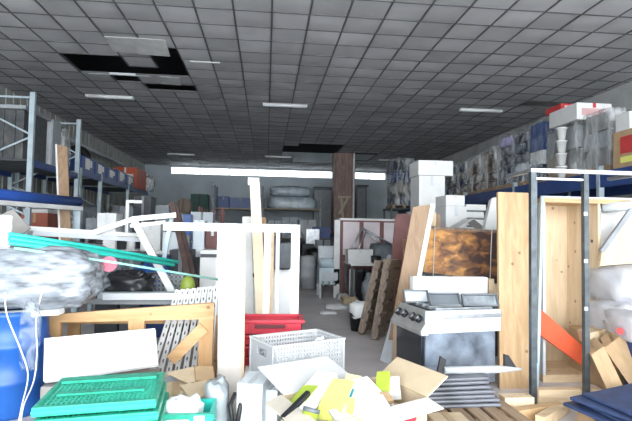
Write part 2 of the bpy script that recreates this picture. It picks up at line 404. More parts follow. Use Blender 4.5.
# ================================================================ RACKS
def rack(label, Xf, Xb, Ys, zt, levels, up=galv, bm=rackblue, bh=.13, lead=0):
    sg = 1 if Xb > Xf else -1
    t = thing('pallet_rack', label, 'rack', ((Xf+Xb)/2, Ys[0], 0), 'pallet racks along the side walls')
    for Y in Ys:
        for X in (Xf, Xb):
            k = MB().box(X-.045, Y-.035, 0, X+.045, Y+.035, zt).box(X-.07, Y-.06, 0, X+.07, Y+.06, .012); k.build('upright', up, t)
        k = MB(); z = .3; i = 0
        while z + .75 < zt:
            a, b = (Xf, Xb) if i % 2 == 0 else (Xb, Xf); k.bar((a, Y, z), (b, Y, z+.72), .03, .03); z += .75; i += 1
        k.bar((Xf, Y, zt-.1), (Xb, Y, zt-.1), .035, .035); k.build('brace', up, t)
    for z in levels:
        for a, b in zip(Ys[:-1], Ys[1:]):
            for X in (Xf, Xb): MB().box(X-.03, a+.035, z-bh, X+.03, b-.035, z).build('beam', bm, t)
            k = MB(); n_ = 9
            for i in range(n_): yy = a+.05 + (b-a-.1)*i/n_; k.box(min(Xf, Xb)+.03, yy, z-.03, max(Xf, Xb)-.03, yy + (b-a-.1)/n_*.8, z)
            k.build('deck', dark, t)
    return t
XF = -4.36
rack('tall grey pallet rack nearest on the left with cross bracing', XF, -5.8, [9.5, 11.75], 4.1, [1.15, 2.85])
rack('long pallet rack further along the left wall with blue beams', XF-.05, -5.8, [12.05, 13.5, 16.1, 18.7], 3.02, [1.2, 2.97])
RX = 5.4
rack('long pallet rack on the right loaded with wrapped goods', RX, 6.7, [5.0, 7.45, 10.2, 12.9, 15.6, 19.6], 2.75, [1.2, 2.66], bh=.26)

# --- left rack, upper goods
dk = M('dark_bin_plastic', (.07, .075, .08), .5, var=.4, scale=9, dirt=.3)
t = thing('storage_bin', 'large dark bin on the top shelf of the near left rack', 'bin', (-5.2, 10.2, 2.85))
MB().box(-5.7, 9.7, 2.85, -4.6, 10.7, 3.82).build('body', dk, t, bevel=.02)
k = MB().box(-5.75, 9.65, 3.82, -4.55, 10.75, 3.89); k.build('rim', grey, t)
k = MB(); [k.box(-5.6+i*.2, 9.67, 2.9, -5.54+i*.2, 9.7, 3.8) for i in range(5)]; k.build('ribs', dk, t)
t = thing('metal_cabinet', 'grey cabinet standing beside the dark bin on the left rack', 'cabinet', (-4.9, 11.05, 2.85))
MB().box(-5.25, 10.85, 2.85, -4.55, 11.25, 3.9).build('body', M('cab', (.34, .35, .37), .5), t, bevel=.01)
k = MB().box(-5.22, 10.83, 2.9, -4.58, 10.85, 3.86); d_ = k.build('door', palegrey, t); MB().box(-4.7, 10.8, 3.3, -4.67, 10.83, 3.5).build('handle', steel, d_)
one('plastic_bundle', 'crumpled clear plastic bundle on the left rack end, above the brown plank', 'bundle', MB().lump((-4.75, 11.6, 2.85+.5), (.25, .28, .55), .25, seed=3), wrapm)
t = thing('rubber_tyre', 'black round tyre standing on the left rack shelf', 'tyre', (-5.0, 13.2, 2.97))
k = MB(); R0 = .28
vs = []
for i in range(28):
    a = math.tau*i/28
    for j in range(10):
        b = math.tau*j/10; rr = R0 + .11*math.cos(b); vs.append((-4.95 + rr*math.cos(a), 13.25 + .12*math.sin(b), 3.36 + rr*math.sin(a)))
k.add(vs, [(i*10+j, ((i+1) % 28)*10+j, ((i+1) % 28)*10+(j+1) % 10, i*10+(j+1) % 10) for i in range(28) for j in range(10)], True); k.build('tread', black, t)
MB().tube([(-4.95, 13.2, 3.36), (-4.95, 13.3, 3.36)], .19, 20).build('hub', dark, t)
for i, (px, py) in enumerate([(93, 163), (100, 165), (112, 170), (120, 173), (128, 176), (134, 178.5)]):
    pass
Yb = [12.1, 13.0, 13.95, 14.9, 15.85]
ordn = ['first', 'second', 'third', 'fourth', 'fifth', 'sixth', 'seventh', 'eighth']
for i, Y in enumerate(Yb):
    t = thing('blue_carton', f'{ordn[i]} blue carton with a white mark from the near end of the left rack', 'carton', (-4.85, Y, 2.97), 'blue cartons on the left rack')
    ln = .82; h = .36 - .03*(i % 3)
    MB().box(-5.15, Y, 2.97, XF-.02, Y+ln, 2.97+h).build('body', rackblue, t, bevel=.01)
    k = MB().box(XF-.021, Y+.2, 3.03, XF-.012, Y+.48, 2.97+h-.04).box(XF-.021, Y+.52, 3.1, XF-.012, Y+.64, 2.97+h-.06)
    k.build('white_mark', white, t)
    MB().box(-5.0, Y+.15, 2.97+h, XF-.15, Y+.6, 2.97+h+.05).build('lid', greydark, t)
carton3('red_carton', 'orange-red carton stack piece at the far end of the left rack', 'carton', -4.72, 17.5, 2.97, .75, 1.3, .68, M('orangered', (.52, .09, .04), .6), printm=white, tp=white)
one('plastic_bundle', 'clear plastic bundle hanging over the far left rack end beside the red carton', 'bundle', MB().lump((-4.35, 18.5, 2.97+.28), (.2, .3, .3), .3, seed=5), wrapm)
for i, (Y, m_, lb) in enumerate([(14.2, grey, 'grey'), (15.2, palegrey, 'pale grey'), (16.3, dark, 'dark')]):
    one('sack', f'{lb} sack lying on the upper shelf behind the blue cartons', 'sack', MB().lump((-5.5, Y, 3.19), (.3, .5, .24), .2, seed=11+i), m_, 'sacks on the left rack')
k = MB().tube([A(70, 119, 12.5) + V((-.9, 0, .2)), (-5.95, 22, 3.75)], .05, 8)
struct('trim_3', MB().tube([(-6.2, 10, 4.35), (-6.2, 26.9, 4.35)], .06, 8), palegrey)

# --- left rack, lower goods
for i, (px0, px1, y0, y1, d, m_, lb) in enumerate([(36, 50, 186, 200, 9.9, M('brick_red', (.42, .13, .09), .8), 'brick red'), (48, 62, 188, 203, 10.3, whitebox, 'white'), (36, 52, 212, 228, 9.9, M('brick_red', (.42, .13, .09)), 'lower brick red')]):
    pass
carton3('red_carton', 'brick red carton on the lower shelf of the near left rack', 'carton', -4.95, 10.5, 1.15, .5, .6, .42, M('brick_red', (.42, .13, .09), .8), tp=tape)
carton3('red_carton', 'brick red carton stacked under the white papers on the left rack', 'carton', -4.9, 11.25, 1.15, .55, .6, .75, M('brick_red', (.42, .13, .09), .8), tp=tape)
one('paper_stack', 'white papers lying on the brick red carton in the left rack', 'papers', MB().box(-5.15, 11.0, 1.9, -4.65, 11.5, 1.98).bar((-5.1, 11, 2.0), (-4.65, 11.3, 2.02), .3, .02), whitebox)
for i, (x, Y, z, r, m_, lb) in enumerate([(-4.95, 13.3, 1.2, (.4, .5, .45), bagm, 'grey tarpaulin bundle'), (-5.0, 14.7, 1.2, (.42, .55, .55), bagm, 'taller grey tarpaulin bundle'), (-5.0, 16.0, 1.2, (.4, .5, .45), greydark, 'slate bundle'), (-5.0, 17.4, 1.2, (.4, .55, .6), palegrey, 'pale bundle'), (-4.95, 18.6, 1.2, (.4, .45, .5), bagm, 'far grey bundle')]):
    one('tarpaulin_bundle', f'{lb} on the lower shelf of the long left rack', 'bundle', MB().lump((x, Y, z + r[2]*.92), r, .22, seed=20+i, sq=.75), m_, 'bundles on the lower left rack')
board('plank', 'brown plank leaning upright against the left rack', 'plank', [(56, 144, 9.4), (67, 147, 9.4), (74, 300, 8.6), (62, 300, 8.6)], .03, brownw, edge=[('pale_edge', 3, white, .03)])
# --- near-left blue beam rack
t = thing('blue_rail', 'long blue padded beam with white lower edge, at upper left', 'beam', (-3.45, 7.5, 0))
p1 = A(79, 202, 9.2); p0 = onz(0, 194.5, p1.z); p0 = p0 + (p0 - p1).normalized()*1.2
MB().tube([p0, p1], .085, 14).build('padding', M('blue_vinyl', (.03, .10, .42), .35), t)
MB().bar(p0 + V((0.02, 0, -.12)), p1 + V((0.02, 0, -.12)), .13, .07).build('white_rail', white, t)
for q in (p0, p1): MB().box(q.x-.05, q.y-.05, 0, q.x+.05, q.y+.05, q.z-.155).build('post', galv, t)

# --- right rack upper goods
bott = ISL('dark_bottle', [(.02, .02, .03), (.05, .06, .1), (.02, .03, .07), (.12, .12, .14), (.5, .52, .55), (.03, .03, .04)])
brownbot = ISL('brown_bottle', [(.2, .13, .08), (.3, .22, .14), (.12, .08, .06), (.38, .34, .28), (.08, .06, .06)])
bluebot = ISL('blue_bottle', [(.04, .09, .22), (.10, .18, .30), (.02, .03, .06), (.3, .36, .42), (.05, .06, .09)])
greybot = ISL('grey_goods', [(.3, .31, .32), (.45, .45, .44), (.2, .2, .2), (.55, .52, .48), (.33, .28, .22)])
def wrapload(label, Y, ln, z0, h, m_, wr=wrapd, tiers=4, dep=1.0, X=None, box=False, seed=0):
    X = X or RX+.08; rnd = random.Random(seed)
    t = thing('wrapped_pallet_load', label, 'wrapped load', (X+dep/2, Y+ln/2, z0), 'wrapped loads on the right rack')
    k = MB()                                             # pallet
    for i in range(5): k.box(X+.02, Y+ln*i/5+.02, z0+.09, X+dep-.02, Y+ln*(i+.8)/5, z0+.12)
    for a in (.03, dep/2-.05, dep-.13): k.box(X+a, Y+.02, z0, X+a+.1, Y+ln-.04, z0+.09)
    k.build('pallet', oldy, t)
    th = (h-.14)/tiers
    for s_ in range(tiers):
        k = MB(); zz = z0+.12+s_*th
        if box:
            nb = max(2, int(ln/.28))
            for b in range(nb): k.box(X+.06+rnd.uniform(0, .03), Y+.06+(ln-.12)*b/nb, zz, X+dep-.06, Y+.06+(ln-.12)*(b+.94)/nb, zz+th*.95)
        else:
            nx, ny = max(2, int(dep/.22)), max(3, int(ln/.2))
            for a in range(nx):
                for b in range(ny):
                    if 0 < a < nx-1 and 0 < b < ny-1: continue
                    cx, cy = X+.06+(a+.5)*(dep-.12)/nx, Y+.06+(b+.5)*(ln-.12)/ny; rr = .09
                    k.lathe((cx, cy, zz), [(0, 0), (rr, 0), (rr, th*.6), (rr*.4, th*.8), (rr*.4, th*.93), (0, th*.93)], 8)
        k.build('goods_tier', m_ if not isinstance(m_, (list, tuple)) else m_[s_ % len(m_)], t)
    cx, cy = X+dep/2, Y+ln/2
    vs = []; seg = 40; rng = 12
    for i in range(rng+1):
        zz = z0+.1 + (h-.1)*i/rng
        for j in range(seg):
            a = math.tau*j/seg; f = lambda q: math.copysign(abs(q)**.32, q)
            e = 1 + rnd.uniform(-.025, .025); vs.append((cx + f(math.cos(a))*dep*.5*e, cy + f(math.sin(a))*ln*.5*e, zz))
    k = MB().add(vs, [(i*seg+j, i*seg+(j+1) % seg, (i+1)*seg+(j+1) % seg, (i+1)*seg+j) for i in range(rng) for j in range(seg)] + [tuple(rng*seg+j for j in range(seg))], True)
    k.build('stretch_wrap', wr, t)
    return t
ZS = 2.66
# nearest: brown carton with red label
t = carton3('brown_carton', 'large brown carton with red label and yellow stripe on the right rack edge', 'carton', RX+.42, 6.75, ZS, .8, .85, .58, card, tp=tape)
MB().box(RX+.01, 6.4, ZS+.22, RX+.019, 7.0, ZS+.48).build('red_label', redprint, t); MB().box(RX+.01, 6.35, ZS+.08, RX+.019, 7.0, ZS+.17).build('yellow_stripe', yellow, t)
MB().box(RX+.1, 6.315, ZS+.3, RX+.7, 6.324, ZS+.5).build('red_label', redprint, t)
carton3('small_carton', 'small white and red carton on top of the brown carton, right rack', 'carton', RX+.25, 7.0, ZS+.58, .4, .3, .28, whitebox, printm=redprint)
wrapload('wrapped load of pale grey bags beside the brown carton on the right rack', 7.35, .75, ZS, 1.05, [greybot, grey, greybot], wrapm, 3, box=True, seed=1)
wrapload('wrapped load topped by a red and white carton tray, right rack', 8.15, 1.1, ZS, 1.0, [greybot, grey], wrapm, 2, box=True, seed=2)
t = thing('tub_stack', 'column of white plastic tubs against the wrapped grey load, right rack', 'tubs', (RX-.06, 8.4, ZS), 'x'); del t['group']
for i in range(4): MB().lathe((RX-.06, 8.4, ZS+i*.235), [(0, 0), (.06, 0), (.085, .19), (.095, .19), (.095, .215), (0, .215)], 12).build('tub', white, t)
carton3('carton_tray', 'white carton tray with red edge, on top of the wrapped load', 'carton', RX+.32, 8.45, ZS+1.0, .66, .85, .30, whitebox, printm=M('pinkish', (.65, .40, .40)), tp=redprint)
carton3('flat_carton', 'red and white carton lying highest on the right rack load', 'carton', RX+.3, 8.8, ZS+1.30, .55, .5, .12, redprint, printm=white)
wrapload('tall wrapped load of dark blue boxes with a white band, right rack', 9.3, .62, ZS, 1.3, [bluebot, white, rackblue, rackblue], wrapd, 4, box=True, seed=3)
wrapload('wrapped load of dark bottles behind the rack upright, right rack', 10.0, .62, ZS, 1.25, [bott, palegrey, bott, bluebot, bott], wrapd, 5, seed=4)
wrapload('wrapped load of dark bottles with purple and white top, right rack', 10.7, .62, ZS, 1.3, [bott, bluebot, bott, bott, M('lilac', (.42, .38, .6))], wrapd, 5, seed=5)
wrapload('wrapped load of brown bottles on a bare pallet, right rack', 11.4, .8, ZS, 1.12, brownbot, wrapm, 5, seed=6)
wrapload('cloudy wrapped load of brown goods, sixth along the right rack', 12.3, .8, ZS, 1.05, [brownbot, greybot], wrapm, 4, seed=7)
wrapload('wrapped load of grey goods farther along the right rack', 13.2, .8, ZS, 1.0, [greybot, bluebot], wrapm, 4, seed=8)
wrapload('wrapped blue and dark load before the far end of the right rack', 14.2, .9, ZS, 1.05, [bluebot, bott, bluebot], wrapm, 3, seed=9)
wrapload('wrapped dark load farthest along the right rack', 15.7, 1.1, ZS, 1.0, [bott, bluebot], wrapm, 3, seed=19)
xw = xat(404, 190, 17.5)
wrapload('tall shrink wrapped blue bundle at the far end of the right rack', 17.5, 1.1, zat(404, 208, 17.5), 1.85, [bluebot, greybot, rackblue, bluebot], wrapm, 4, X=xw-.45, dep=.95, seed=10)
t = thing('steel_bench', 'dark steel stand carrying the tall shrink wrapped blue bundle', 'bench', (xw, 18, 0)); zb_ = zat(404, 208, 17.5)
MB().box(xw-.5, 17.45, zb_-.06, xw+.55, 18.65, zb_).build('benchtop', dark, t)
for a in (xw-.46, xw+.5):
    for b in (17.5, 18.6): MB().box(a-.03, b-.03, 0, a+.03, b+.03, zb_-.06).build('leg', darksteel, t)
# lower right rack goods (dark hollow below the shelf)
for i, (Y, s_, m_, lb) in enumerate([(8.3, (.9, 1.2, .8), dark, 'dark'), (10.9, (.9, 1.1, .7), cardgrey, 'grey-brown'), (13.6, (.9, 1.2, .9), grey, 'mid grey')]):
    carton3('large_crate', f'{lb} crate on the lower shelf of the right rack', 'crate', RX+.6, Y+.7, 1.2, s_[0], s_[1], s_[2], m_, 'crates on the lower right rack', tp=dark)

# ================================================================ BACK OF THE HALL
def shelf_unit(label, x0, x1, Y, dep, zt, levels, m_=darksteel):
    t = thing('shelving_unit', label, 'shelf', ((x0+x1)/2, Y+dep/2, 0))
    for X in (x0, x1):
        for yy in (Y, Y+dep): MB().box(X-.04, yy-.04, 0, X+.04, yy+.04, zt).build('post', m_, t)
    for z in levels: MB().box(x0-.04, Y-.05, z-.06, x1+.04, Y+dep+.05, z).build('shelf_board', M('tan_shelf', (.34, .27, .19), .6) if z > .3 else m_, t)
    return t
sx0, sx1 = xat(263, 230, 22.5), xat(320, 230, 22.5)
shelf_unit('dark shelving unit before the back wall, left of the pillar', sx0, sx1, 22.5, 1.0, 3.1, [.2, 1.3, 2.65])
pw = M('pale_blue_wrap', (.45, .53, .6), .3, var=.4, scale=3, bump=.4)
one('wrapped_mattress', 'pale wrapped mattress lying on top of the dark shelving unit', 'mattress', MB().lump(((sx0+sx1)/2, 23, 2.65+.27), (1.15, .45, .3), .08, seed=31, sq=.4), pw)
one('wrapped_mattress', 'second pale wrapped bundle on top of the first on the dark shelving unit', 'mattress', MB().lump(((sx0+sx1)/2-.1, 23, 3.22+.24), (.95, .4, .26), .1, seed=32, sq=.5), pw)
for i, (f, w_, h, m_, lb) in enumerate([(.05, .6, .8, palegrey, 'pale grey'), (.3, .7, .95, M('icegrey', (.5, .56, .6)), 'ice grey'), (.62, .8, .85, palegrey, 'wide pale grey')]):
    carton3('carton', f'{lb} carton on the middle shelf of the dark shelving unit', 'carton', sx0 + .1 + w_/2 + (sx1-sx0-.1)*f, 22.95, 1.3, w_, .7, h, m_, 'cartons on the dark shelving unit', tp=grey)
for i in range(5):
    X = sx0 + .25 + i*.52
    one('machine_part', f'{ordn[i]} dark machine part from the left on the lower shelf of the dark unit', 'machine part', MB().lump((X, 22.9, .2+.38), (.24, .3, .42), .3, seed=40+i, k=5).tube([(X-.1, 22.6, .6), (X+.12, 22.6, .95)], .05), [dark, greydark, grey, dark, greydark][i], 'machine parts on the low shelf')
ux0, ux1 = xat(214, 230, 21), xat(262, 230, 21)
shelf_unit('blue-grey shelving unit behind the upright cream plank', ux0, ux1, 21, .9, 3.5, [.2, 1.5, 2.55], M('bluegrey_steel', (.14, .17, .24), .5))
for i, (f, w_, h, z, m_, lb) in enumerate([(.04, .45, .5, 2.55, rackblue, 'navy'), (.28, .9, .45, 2.55, M('slateblue', (.12, .17, .32)), 'wide slate blue'), (.75, .42, .6, 2.55, grey, 'grey'), (.03, .8, .35, 1.5, whitebox, 'white'), (.45, .9, .42, 1.5, bluepl, 'bright blue'), (.03, .7, .6, .2, dark, 'dark'), (.4, .8, .7, .2, whitebox, 'bottom white')]):
    carton3('carton', f'{lb} carton on the blue-grey shelving unit at the back', 'carton', ux0 + (ux1-ux0)*f + w_/2 + .04, 21.45, z, w_, .6, h, m_, 'cartons on the blue-grey shelving unit', tp=grey)
# red wire trolley
rx0, rx1 = xat(199, 215, 16), xat(222, 215, 16); t = thing('wire_trolley', 'red wire trolley in front of the back wall, left of centre', 'trolley', ((rx0+rx1)/2, 16.3, 0))
rw = M('red_wire', (.35, .10, .10), .5)
for X in (rx0, rx1):
    for Y in (16, 16.6): MB().box(X-.02, Y-.02, 0, X+.02, Y+.02, 2.35).build('post', rw, t)
k = MB(); 
for i in range(9): xx = rx0 + (rx1-rx0)*i/8; k.box(xx-.008, 16.59, .3, xx+.008, 16.61, 2.3)
for z in (.3, .9, 1.5, 2.1): k.box(rx0, 16.59, z-.01, rx1, 16.61, z+.01)
k.build('wire_back', rw, t)
for z in (.3, 1.2): MB().box(rx0, 16, z-.02, rx1, 16.6, z).build('shelf_board', rw, t)
one('sack', 'pale sack on the upper shelf of the red wire trolley', 'sack', MB().lump(((rx0+rx1)/2, 16.3, 1.2+.35), (.34, .25, .38), .2, seed=51), palegrey)
carton('green_crate', 'dark green crate standing against the back wall', 'crate', 190, 194, 207, 226, 25, .8, M('darkgreen', (.03, .13, .10), .5), z0=0, tp=dark)
t = thing('cable_reel', 'brown wooden cable reel standing left of the dark green crate', 'cable reel', (xat(184, 207, 20), 20, 0))
X = xat(185, 206, 20); zc_ = zat(185, 206, 20)
MB().tube([(X, 19.75, zc_), (X, 19.8, zc_)], .3, 24).build('flange', oldw, t); MB().tube([(X, 20.1, zc_), (X, 20.15, zc_)], .3, 24).build('flange', oldw, t)
MB().tube([(X, 19.8, zc_), (X, 20.1, zc_)], .2, 16).build('core', oldw, t)
MB().box(X-.25, 19.75, 0, X-.2, 20.15, zc_-.18).box(X+.2, 19.75, 0, X+.25, 20.15, zc_-.18).box(X-.25, 19.75, zc_-.35, X+.25, 20.15, zc_-.3).build('stand', oldw, t)
carton('duct_box', 'dark duct box high on the back wall beside the strip window', 'duct', 386, 171, 400, 180, 26.6, .39, dark, tp=grey)
# stuff right of pillar
for i, (x0, y0, x1, y1, d, m_, lb) in enumerate([(313, 188, 333, 268, 24, greydark, 'tall slate locker left of the pillar, before the back wall'), (356, 186, 366, 262, 24.5, greydark, 'narrow slate locker just right of the pillar')]):
    t = carton('locker', lb, 'locker', x0, y0, x1, y1, d, .6, m_, z0=0)
    X0, X1 = xat(x0, 230, d), xat(x1, 230, d); zt = zat(x0, y0, d)
    MB().box(X0+.05, d-.02, .1, X1-.05, d, zt-.1).build('door', grey, t); MB().box(X0+.02, d-.06, zt, X1+.1, d+.6, zt+.06).build('top_cap', dark, t)
for i in range(4):
    X = xat(322, 250, 19.5); 
    one('dark_crate', f'dark plastic crate, {["lowest", "second", "third", "topmost"][i]} in the stack left of the pillar', 'crate',
        MB().box(X-.32, 19.5, i*.45, X+.32, 20, i*.45+.36).box(X-.35, 19.47, i*.45+.36, X+.35, 20.03, i*.45+.449), [dark, greydark, dark, rackblue][i], 'dark crates left of the pillar')
# clutter on a low table in the middle distance left of the pillar
for i, (x0, y0, x1, y1, d, m_, lb) in enumerate([(310, 257, 322, 284, 15.5, greydark, 'slate carton'), (302, 244, 314, 262, 17.5, dark, 'dark carton'), (316, 240, 330, 268, 17, grey, 'grey carton')]):
    carton('carton', f'{lb} on the floor beyond the end of the aisle', 'carton', x0, y0, x1, y1, d, .5, m_, z0=0, group='cartons at the end of the aisle', tp=dark)
t = thing('metal_drum', 'pale metal drum standing at the end of the aisle left of the kitchen machine', 'drum', (xat(308, 270, 14), 14, 0)); X = xat(308, 270, 14)
MB().lathe((X, 14, 0), [(0, 0), (.22, 0), (.22, .3), (.235, .32), (.22, .34), (.22, .62), (.235, .64), (.22, .66), (.22, .9), (0, .9)], 20).build('barrel', palegrey, t); MB().cyl((X, 14, .9), .2, .02).build('lid', steel, t)
# stainless machine
d = 11.9; X0, X1 = xat(319, 280, d), xat(340, 280, d); xm = (X0+X1)/2
t = thing('kitchen_machine', 'stainless steel kitchen machine on legs at the end of the aisle', 'machine', (xm, d+.3, 0))
for a in (X0+.03, X1-.03):
    for b in (d+.03, d+.57): MB().box(a-.025, b-.025, 0, a+.025, b+.025, .32).build('leg', steel, t)
MB().box(X0, d, .32, X1, d+.6, .72).build('body', M('ice_enamel', (.55, .66, .72), .35), t, bevel=.015)
MB().tube([(xm, d+.28, .72), (xm, d+.28, .95)], [.24, .27], 18).build('bowl', MC['ice_enamel'], t)
MB().box(X0+.02, d+.4, .72, X1-.02, d+.6, 1.25).build('column', palegrey, t); MB().box(X0+.06, d-.02, .42, X1-.06, d, .62).build('front_panel', palegrey, t)
for i in range(3): MB().tube([(X0+.1+i*.14, d-.04, .3), (X0+.1+i*.14, d-.04, .4)], .03).build('spout', steel, t)
one('metal_pole', 'steel pole leaning behind the stainless machine', 'pole', MB().tube([(X1-.05, d+.68, 0), A(351, 236, d+.75)], .04), steel)
one('metal_pole', 'second steel pole leaning closer to the pillar', 'pole', MB().tube([(X1+.15, d+.75, 0), A(347, 240, d+.95)], .03), palegrey)
# cabinet bank with red frame and pale panels + table on bins
d = 10.8
X0, X1 = xat(351, 260, d), xat(394, 260, d)
t = thing('steel_table', 'dark steel table with a white top, right of the aisle end', 'table', ((X0+X1)/2, d+.5, 0))
MB().box(X0, d, .86, X1, d+1, .9).build('tabletop', white, t)
for a in (X0+.04, X1-.04):
    for b in (d+.05, d+.95): MB().box(a-.03, b-.03, 0, a+.03, b+.03, .86).build('leg', darksteel, t)
carton('white_carton', 'white carton on the steel table right of the aisle', 'carton', 348, 249.5, 373, 264, d+.1, .4, whitebox, z0=.9, tp=palegrey)
one('plastic_bag', 'dark crumpled bag beside the white carton on the steel table', 'bag', MB().lump((xat(382, 255, d+.4), d+.45, .9+.22), (.26, .3, .24), .25, seed=61), greydark)
for i, (px, m_, lb) in enumerate([(352, white, 'white roll standing'), (360, dark, 'dark bin standing'), (367, black, 'black bin standing')]):
    X = xat(px, 280, d+.3); one('bin', f'{lb} under the steel table', 'bin', MB().lathe((X, d+.3, 0), [(0, 0), (.085 if i else .07, 0), (.09 if i else .07, .7), (.1 if i else .07, .7), (.1 if i else .07, .76), (0, .76)], 16), m_, 'bins under the steel table')
one('plastic_bundle', 'grey plastic bundle stuffed under the right end of the steel table', 'bundle', MB().lump((xat(376, 278, d-.1), d+.0, .32), (.27, .28, .35), .25, seed=62), WRAP('grey_sheet', (.5, .55, .6), .9, 6))
# upturned frames / display cabinet with red frame
d = 11.9; X0, X1 = xat(341, 230, d), xat(402, 230, d)
t = thing('display_cabinet', 'dark red framed cabinet with pale pinkish panels right of the pillar', 'cabinet', ((X0+X1)/2, d+.25, 0))
MB().box(X0, d+.05, 0, X1, d+.5, 1.9).build('body', maroon, t)
pk = M('pale_panel', (.66, .58, .60), .35, var=.2, scale=2)
for i in range(3):
    a = X0 + (X1-X0)*i/3; MB().box(a+.06, d+.02, 1.05, a+(X1-X0)/3-.05, d+.05, 1.86).build('panel', pk, t)
MB().box(X0-.04, d, 1.9, X1+.04, d+.55, 1.95).build('top_board', white, t)
MB().box(X0-.16, d, 0, X0-.02, d+.05, 1.9).build('white_side', white, t)
t = thing('upturned_table', 'upturned metal table with splayed legs before the red framed cabinet', 'table', (xat(362, 262, 11.5), 11.45, .9))
for a, b in [((346, 262), (362, 228)), ((352, 264), (366, 232)), ((362, 228), (394, 246)), ((366, 232), (388, 250)), ((346, 262), (394, 262))]:
    MB().tube([A(*a, 11.5), A(*b, 11.5)], .022, 8).build('leg', steel, t)

# ================================================================ RIGHT MIDDLE
# pallets leaning
def leanpallet(label, c4, m_):
    P = [A(*c) for c in c4]; n_ = (P[1]-P[0]).cross(P[3]-P[0]).normalized()
    if n_.dot(away(P[0])) < 0: n_ = -n_
    t = thing('wooden_pallet', label, 'pallet', (sum(p.x for p in P)/4, sum(p.y for p in P)/4, min(p.z for p in P)), 'wooden pallets leaning in the aisle')
    k = MB()
    for i in range(7):
        a, b = i/7, (i+.72)/7; L0 = lambda s_: P[0].lerp(P[3], s_); R0 = lambda s_: P[1].lerp(P[2], s_)
        k.poly([L0(a), R0(a), R0(b), L0(b)], n_*.02)
    k.build('deck_boards', m_, t)
    for s_ in (.06, .5, .94):
        a, b = P[0].lerp(P[1], s_), P[3].lerp(P[2], s_); MB().bar(a + n_*.065, b + n_*.065, .09, .09, n_).build('stringer', m_, t)
    return t
leanpallet('weathered wooden pallet leaning nearest the aisle floor', [(381, 262, 7.9), (390, 261, 8.4), (379, 325, 8.25), (364, 335, 7.55)], oldw)
leanpallet('second weathered pallet leaning against the maroon board', [(391, 260, 7.6), (401, 260, 8.1), (393, 330, 7.85), (377, 341, 7.2)], oldw)
board('maroon_board', 'maroon board leaning behind the pallets', 'board', [(396, 214, 8.3), (413, 214, 8.3), (408, 334, 7.9), (384, 334, 7.9)], .04, maroon)
board('maroon_board', 'lower part maroon panel standing behind the maroon board', 'board', [(400, 222, 8.6), (420, 222, 8.6), (420, 322.5, 8.55), (392, 322.5, 8.55)], .03, maroon)
board('leaning_board', 'light brown board with white edge leaning behind the oven', 'board', [(413, 207, 6.15), (433, 204, 6.15), (407, 340, 5.97), (389, 340, 5.97)], .03, brownw, edge=[('white_edge', 1, white, .06)])
for i, (a, b) in enumerate([((430, 236), (427, 214)), ((434, 238), (434, 212)), ((440, 238), (438, 214))]):
    board('slat', f'{["reddish", "pale", "tan"][i]} slat standing behind the scorched slab', 'slat', [(b[0]-2, b[1], 6.9), (b[0]+2, b[1], 6.9), (a[0]+2, 340, 6.7), (a[0]-2, 340, 6.7)], .03, [maroon, pale, brownw][i], 'slats behind the scorched slab')
# white box tower
d = 9.0; z = 0
zz = [0, .8, zat(434, 211, d), zat(434, 175, d), zat(434, 160, d)]
for i, (h, x0, x1, off, lb) in enumerate([(zz[1]-zz[0], 418, 447, 0, 'lowest'), (zz[2]-zz[1], 418, 446, .05, 'second'), (zz[3]-zz[2], 421, 447, 0, 'tall third'), (zz[4]-zz[3], 419, 454, -.05, 'topmost wide')]):
    X0, X1 = xat(x0, 200, d), xat(x1, 200, d); rz = [.0, .03, -.02, .0][i]
    carton3('white_carton', f'{lb} white carton in the tall stack left of the wrapped goods', 'carton', (X0+X1)/2, d+.4+off, z, X1-X0, .6, h, whitebox, 'white cartons in the tall stack', tp=palegrey, rot=rz); z += h
zt = z
# base stack + white slabs
base = carton3('large_carton', 'big brown carton carrying the flat white cartons behind the scorched slab', 'carton', 3.0, 8.0, 0, 1.35, .8, 1.5, card, tp=tape)
d = 7.65
z = 1.5
for i, (x0, x1, y0, y1, lb) in enumerate([(447, 468, 206, 238, 'wide white'), (447, 466, 195, 205, 'thin white')]):
    X0, X1 = xat(x0, 220, d), xat(x1, 220, d); h = zat(455, y0, d) - z
    carton3('white_carton', f'{lb} carton beside the tall white stack', 'carton', (X0+X1)/2, d+.3, z, X1-X0, .5, h, whitebox, 'white cartons beside the tall stack', tp=palegrey); z += h + .001
z = 1.5
for i in range(5):
    X0, X1 = xat(468, 220, d), xat(488 - i % 2*2, 220, d); h = .125
    carton3('flat_carton', f'{ordn[i]} flat white carton from the bottom of the flat stack', 'carton', (X0+X1)/2, d+.3, z, X1-X0, .45, h-.03, whitebox, 'flat white cartons'); 
    z += h-.03
    if i < 4: one('gap_shade', f'{ordn[i]} dark filler for a shaded gap, from the bottom of the flat stack', 'board', MB().box(X0+.01, d+.1, z, X1-.01, d+.5, z+.03), greydark, 'dark fillers for shaded gaps in the flat carton stack'); z += .03  # dark slabs stand in for the shaded gaps between the cartons
k = MB(); pz = 6.7
P = [A(452, 232, 6.9), A(474, 219, 6.9), A(492, 233, 6.9)]
t = thing('open_carton', 'white gabled open carton above the scorched slab', 'carton', (A(472, 235, 7.1)))
zb_ = 1.5
MB().box(xat(453, 232, 6.9), 6.95, zb_ - .04, xat(491, 232, 6.9), 7.35, zb_ + .05).build('body', whitebox, t)
MB().poly([P[0], P[1], P[1] + V((0, .4, 0)), P[0] + V((0, .4, 0))], V((0, 0, .008))).build('flap', whitebox, t); MB().poly([P[1], P[2], P[2] + V((0, .4, 0)), P[1] + V((0, .4, 0))], V((0, 0, .008))).build('flap', whitebox, t)
MB().box(2.55, 6.85, 0, 3.35, 7.4, 1.455)
